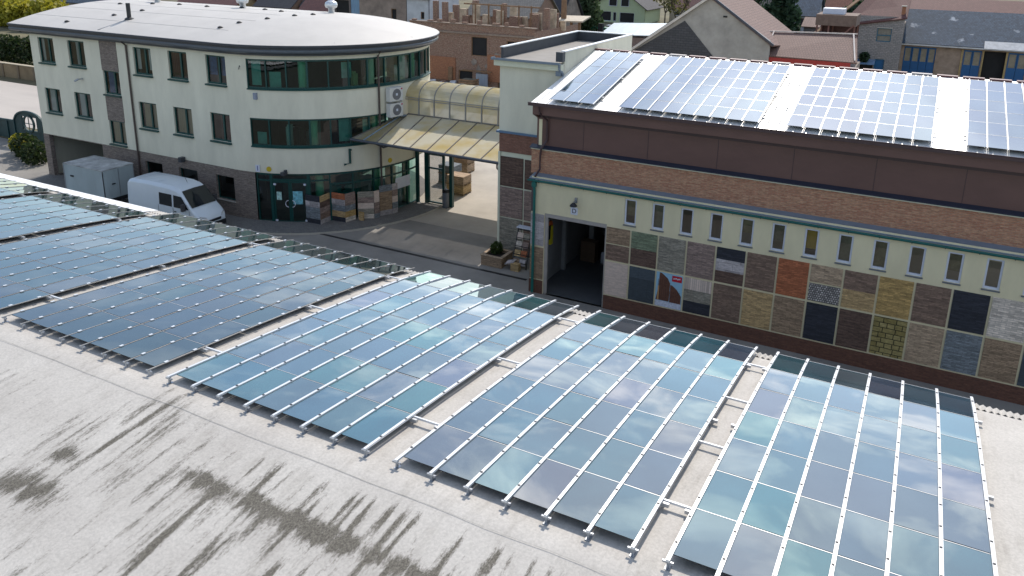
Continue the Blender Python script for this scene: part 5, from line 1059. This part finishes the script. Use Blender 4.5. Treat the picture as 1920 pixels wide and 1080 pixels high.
far = [("brick_house", "red brick house with a dark roof seen over the middle of the office roof", -108, -99, 86, 95, 4.0, 7.5, BR_OLD, T_DARK), ("mottled_house", "brown mottled house with small windows over the office roof", -98, -90, 88, 97, 4.3, 8.2, PLB, T_DARK), ("long_timber_house", "long low house with a dark brown roof at the far left over the office ridge", -128, -112, 84, 92, 3.4, 6.0, mat("dun_wall", (.30,.23,.13), .9, .2), T_RED), ("grey_cottage", "grey roofed cottage peeping over the left end of the office roof", -168, -148, 82, 92, 2.6, 6.2, PLB, T_SLATE), ("tan_house", "tan house beside the dark cart shed", -80, -71, 68, 76, 5.6, 9, mat("tan_wall", (.36,.29,.2), .9, .2), T_RED)]
for nme, lab, x0, x1, y0, y1, ze, zr, wm, rm in far: house(nme, lab, x0, x1, y0, y1, ze, zr, wm, rm, 'x', [(x0+1.5,x0+2.6,ze-1.9,ze-.6), (x0+4.2,x0+5.3,ze-1.9,ze-.6), (x1-2.8,x1-1.7,ze-1.9,ze-.6)])
random.seed(21)
extra = [("orange_roof_house", "orange roofed house beyond the conifer at upper right", -7, 0, 120, 128, 5.4, 9.0, T_ORG), ("blue_grey_house", "blue grey house with a slate roof behind the tall conifer", -13, -6.5, 104, 112, 6.2, 9.4, T_SLATE), ("brown_roof_cottage", "brown roofed cottage right of the pale green house", -44, -36, 150, 160, 3.2, 7.0, T_RED), ("distant_barn", "distant dark roofed barn behind the bare trees", -34, -24, 165, 175, 3.4, 7.2, T_DARK)]
for nme, lab, x0, x1, y0, y1, ze, zr, rm in extra: house(nme, lab, x0, x1, y0, y1, ze, zr, mat("wall_"+nme, random.choice([(.36,.33,.28),(.30,.31,.34),(.38,.32,.24)]), .9, .15), rm, 'x', [(x0+1.2,x0+2.4,ze-1.8,ze-.5), (x1-2.6,x1-1.4,ze-1.8,ze-.5)])
# garden walls, tin roof, dumpster, silver car
gw = thing("garden_wall", "low pinkish garden wall with scattered plants behind the tower roof", "wall", (-43,113,0)); MB().box(-58, -30, 112, 112.3, 0, 1.5).build("masonry", mat("pinkish_wall", (.27,.2,.18), .95, .3, 1.2), gw); MB().box(-58, -30, 111.95, 112.35, 1.5, 1.58).build("coping", CONCRETE, gw)
pw = thing("pink_outbuilding", "low pink outbuilding under a shiny tin roof left of the barn gable", "outbuilding", (-30,92,0)); MB().box(-37, -24, 90, 96, 0, 2.4).build("wall", mat("pink_wall", (.34,.24,.2), .95, .2), pw); MB().slab([(-37.3,89.6,2.5),(-23,89.6,3.2),(-23,96.4,4.6),(-37.3,96.4,3.9)], .1).build("tin_roof", mat("shiny_tin", (.36,.42,.46), .45, .15, .8, metal=.2, stretch=(3,.4,1)), pw); MB().box(-37.4, -36.6, 89.4, 90, 0, 4.3).build("chimney", HOLE, pw)
dm = thing("dumpster", "green steel dumpster in front of a silver car", "dumpster", (-43.6,108,0)); MB().prism([(-45.5,107,.2),(-42.0,107,.2),(-41.8,107,1.9),(-45.7,107,1.9)], (0,1.8,0)).build("container", mat("dumpster_green", (.0,.18,.10), .5, .12), dm); mb = MB()
for k in range(6): mb.box(-45.4+.62*k, -45.3+.62*k, 106.94, 106.995, .25, 1.85)
mb.box(-45.75, -41.75, 106.9, 106.99, 1.82, 1.95); mb.build("rib", mat("dumpster_rib", (.0,.13,.075), .5), dm); MB().box(-45.2,-44.8,107.2,107.4,0,.2).box(-42.8,-42.4,107.2,107.4,0,.2).build("foot", DARKB, dm)
cr_ = thing("silver_car", "silver car parked behind the green dumpster", "car", (-45,118,0)); cx, cy = -45.2, 117.5
mb = MB(); prof = [(-2.2,.3),(-2.2,.85),(-1.9,1.0),(-1.35,1.45),(.3,1.5),(1.1,1.0),(2.0,.85),(2.15,.6),(2.15,.3)]; mb.prism([(cx+x,cy-.85,z) for x, z in prof], (0,1.7,0)); mb.build("body", mat("car_silver", (.5,.55,.62), .25, .03, metal=.4), cr_); MB().prism([(cx+x,cy-.87,z) for x, z in ((-1.6,1.05),(-1.2,1.38),(.2,1.42),(.8,1.05))], (0,1.74,0)).build("side_window", GLV, cr_)
for x in (-1.35, 1.35): MB().tube([(cx+x,cy-.88,.32),(cx+x,cy+.88,.32)], .32, 16).build("wheel", DARKB, cr_)
sc = thing("timber_stack_shelter", "rough wooden shelter with a pale board roof at the right end of the ruin", "shelter", (-33.5,70,0)); mb = MB()
for x in (-35.4,-33.6,-32.4): mb.beam((x,70,0),(x,70,6.3), .3, .3)
mb.box(-35.2,-34.5,70,70.3,4.2,9.2); mb.build("post", WOOD, sc); MB().slab([(-35.6,69,6.3),(-31.6,69,6.4),(-31.6,72,6.9),(-35.6,72,6.8)], .2).build("board_roof", mat("pale_board", (.5,.43,.33), .8, .15), sc)
# left side: boundary wall, hedge, willow, gate arch and shrubs
bw = thing("boundary_wall", "brown garden wall with posts along the far road at left", "wall", (-86,24,0)); MB().box(-112, -74, 24, 24.3, -.1, 1.55).build("masonry", mat("brown_wall", (.20,.145,.085), .9, .25, .6), bw); mb = MB()
for k in range(13): mb.box(-111+3.0*k, -110.7+3.0*k, 23.9, 24.0, 0, 1.6)
mb.build("pier", mat("wall_pier", (.16,.12,.08), .9), bw); MB().box(-112, -74, 23.9, 24.4, 1.6, 1.68).build("coping", mat("pale_coping", (.42,.36,.26), .9), bw)
fg = thing("arched_gate", "dark green gate with an arched top and round lattice window at the far left", "gate", (-54,6,0))
mb = MB(); pts = [(-60,1.45),(-55.0,1.55)]+[(-53.0-1.9*math.cos(math.pi*k/12), 1.55+.95*math.sin(math.pi*k/12)) for k in range(1, 12)]+[(-51.1,1.5)]
cz = 1.55; rr_ = .62; N_ = 20
top = [(x, z) for x, z in pts]
for (x0, z0), (x1, z1) in zip(top, top[1:]):
    if x1 <= -53.63 or x0 >= -52.37: mb.prism([(x0,6,-.1),(x1,6,-.1),(x1,6,z1),(x0,6,z0)], (0,.12,0))
    else: mb.prism([(x0,6,cz+.5),(x1,6,cz+.5),(x1,6,max(z1,cz+.52)),(x0,6,max(z0,cz+.52))], (0,.12,0)); mb.prism([(x0,6,-.1),(x1,6,-.1),(x1,6,cz-.62),(x0,6,cz-.62)], (0,.12,0))
mb.build("leaf_panel", mat("gate_green", (.018,.045,.045), .6, .4, 1.5), fg)
mb = MB()
for k in range(24): a, b = 2*math.pi*k/24, 2*math.pi*(k+1)/24; mb.beam((-53+.66*math.cos(a),5.97,cz-.05+.66*math.sin(a)),(-53+.66*math.cos(b),5.97,cz-.05+.66*math.sin(b)), .12, .14)
mb.beam((-53,5.97,cz-.7),(-53,5.97,cz+.6), .05, .05).beam((-53.6,5.97,cz-.05),(-52.4,5.97,cz-.05), .05, .05)
for a, b in zip(top, top[1:]): mb.beam((a[0],5.96,a[1]),(b[0],5.96,b[1]), .1, .12)
for x in (-59,-57.5,-56,-55,-51.3): mb.box(x, x+.1, 5.9, 5.99, -.1, 1.5)
mb.build("frame", mat("gate_frame_green", (.012,.05,.055), .5), fg)
LEAFS = dict(yellow=leafmat("yellow_green_leaf", (.22,.21,.012), (.44,.39,.04)), hedge=leafmat("hedge_leaf", (.012,.03,.008), (.05,.07,.02)), con=leafmat("conifer_leaf", (.012,.035,.018), (.045,.085,.04)), con2=leafmat("conifer_leaf_soft", (.04,.075,.03), (.10,.14,.06)), ol=leafmat("olive_leaf", (.07,.075,.02), (.15,.14,.05)))
BARK = mat("tree_bark", (.075,.055,.04), .95, .3, 4)
def plant(name, label, cat, loc, blobs, n, size, lm, trunk=None, group=None):
    t = thing(name, label, cat, loc, group); foliage(MB(), blobs, n, size).build("crown", lm, t)
    if trunk: MB().tube([(loc[0],loc[1],loc[2]),(loc[0]+.1,loc[1],loc[2]+trunk*.6),(loc[0],loc[1],loc[2]+trunk)], .22, 8, r1=.07).build("trunk", BARK, t)
    else:
        mb = MB()
        for k in range(4): mb.tube([(loc[0]+.1*k,loc[1],loc[2]),(loc[0]+.3*k-.4,loc[1],loc[2]+.6*blobs[0][3])], .03, 5)
        mb.build("stem", BARK, t)
    return t
random.seed(9)
wb = [(-150+3.4*k+random.uniform(-1,1), 60+random.uniform(-2,2), random.uniform(.6,4.0), random.uniform(1.8,2.8)) for k in range(7) for _ in range(3)]
plant("weeping_willow", "yellow green willow in early leaf at the upper left corner", "tree", (-141,60,0), wb, 5200, .42, LEAFS['yellow'], 4.5)
plant("clipped_hedge", "dark evergreen hedge behind the brown boundary wall at left", "hedge", (-97,32,0), [(-112+2.4*k,31.5,1.7,1.8,1.3,2.0) for k in range(11)], 5200, .22, LEAFS['hedge'])
plant("yellow_shrub", "yellow flowering shrub in front of the arched gate", "shrub", (-50.3,3.6,0), [(-50.6,3.6,.7,.75), (-49.7,3.3,.5,.6)], 700, .12, LEAFS['yellow'])
plant("dark_shrub", "dark evergreen shrub between the arched gate and office corner", "shrub", (-48.3,3.2,0), [(-48.9,3.0,.8,1.0), (-47.5,2.8,.6,.9), (-46.4,2.2,.7,1.0)], 1100, .13, LEAFS['hedge'])
def conifer(name, label, x, y, h, r, n, lm, size):
    bl = []
    for k in range(9): z = .12*h+.86*h*k/8; rr = r*(1-k/9.0)**.8; bl += [(x+rr*.55*math.cos(a*2.1+k), y+rr*.55*math.sin(a*2.1+k), z, max(.35, rr*.6), max(.35, rr*.6), h/11) for a in range(3)]
    t = plant(name, label, "tree", (x,y,0), bl, n, size, lm, h*.95); return t
conifer("tall_spruce", "tall dark spruce behind the barn's brown roof slope", -6.6, 72, 15, 3.6, 4200, LEAFS['con'], .34)
conifer("light_spruce", "soft green spruce between the ruin and the pale green house", -47.5, 108, 13, 3.6, 3200, LEAFS['con2'], .36)
conifer("slim_spruce", "slim dark spruce at the very left of the spruce by the barn", -10.6, 78, 12, 2.0, 1600, LEAFS['con'], .3)
def bare_tree(label, x, y, h, seed):
    t = thing("bare_tree", label, "tree", (x,y,0), "bare trees beyond the outbuildings"); random.seed(seed); mb = MB()
    def br(p, d, l, r, k):
        q = p+d*l; mb.tube([p, q], r, 5, r1=r*.65, cap=False)
        if k:
            for _ in range(3 if k > 1 else 4): br(q, (d+Vector((random.uniform(-.75,.75), random.uniform(-.75,.75), random.uniform(-.1,.5)))).normalized(), l*.68, r*.6, k-1)
    br(Vector((x,y,0)), Vector((0,0,1)), h*.32, .2, 4); mb.build("branches", BARK, t); foliage(MB(), [(x,y,h*.75,h*.3)], 220, .3).build("buds", LEAFS['ol'], t)
bare_tree("bare tree with reddish twigs just left of the barn's gable", -33, 118, 9, 1); bare_tree("bare tree right of the pale green house", -39.5, 132, 10, 2); bare_tree("bare tree leaning over the distant dark roofed barn", -29, 140, 11, 4)
plant("olive_bush", "olive coloured bush by the garden wall behind the dumpster", "bush", (-50,114.5,0), [(-50,114.5,1.2,1.6), (-52.5,114.5,1.0,1.4), (-48,114,.9,1.1)], 800, .25, LEAFS['ol'])
plant("round_evergreen", "rounded dark evergreen behind the timber carport", "tree", (1.4,88,0), [(1.2,88,7.8,2.0), (-.6,88,7.0,1.6), (2.6,88,7.2,1.5)], 1500, .3, LEAFS['con'], 7)
plant("garden_bush", "small leafy bush at the foot of the stone house wall", "bush", (3.4,74.2,3.2), [(3.4,74.2,3.7,.6)], 300, .15, LEAFS['con'])
random.seed(33)
fb = []
for k in range(46): fb.append((random.uniform(-330,160), random.uniform(190,330), random.uniform(.5,5), random.uniform(4,8), random.uniform(3,5), random.uniform(2.5,5)))
structure(foliage(MB(), fb, 9000, 1.1).build("distant_woods", LEAFS['con2']), "stuff")
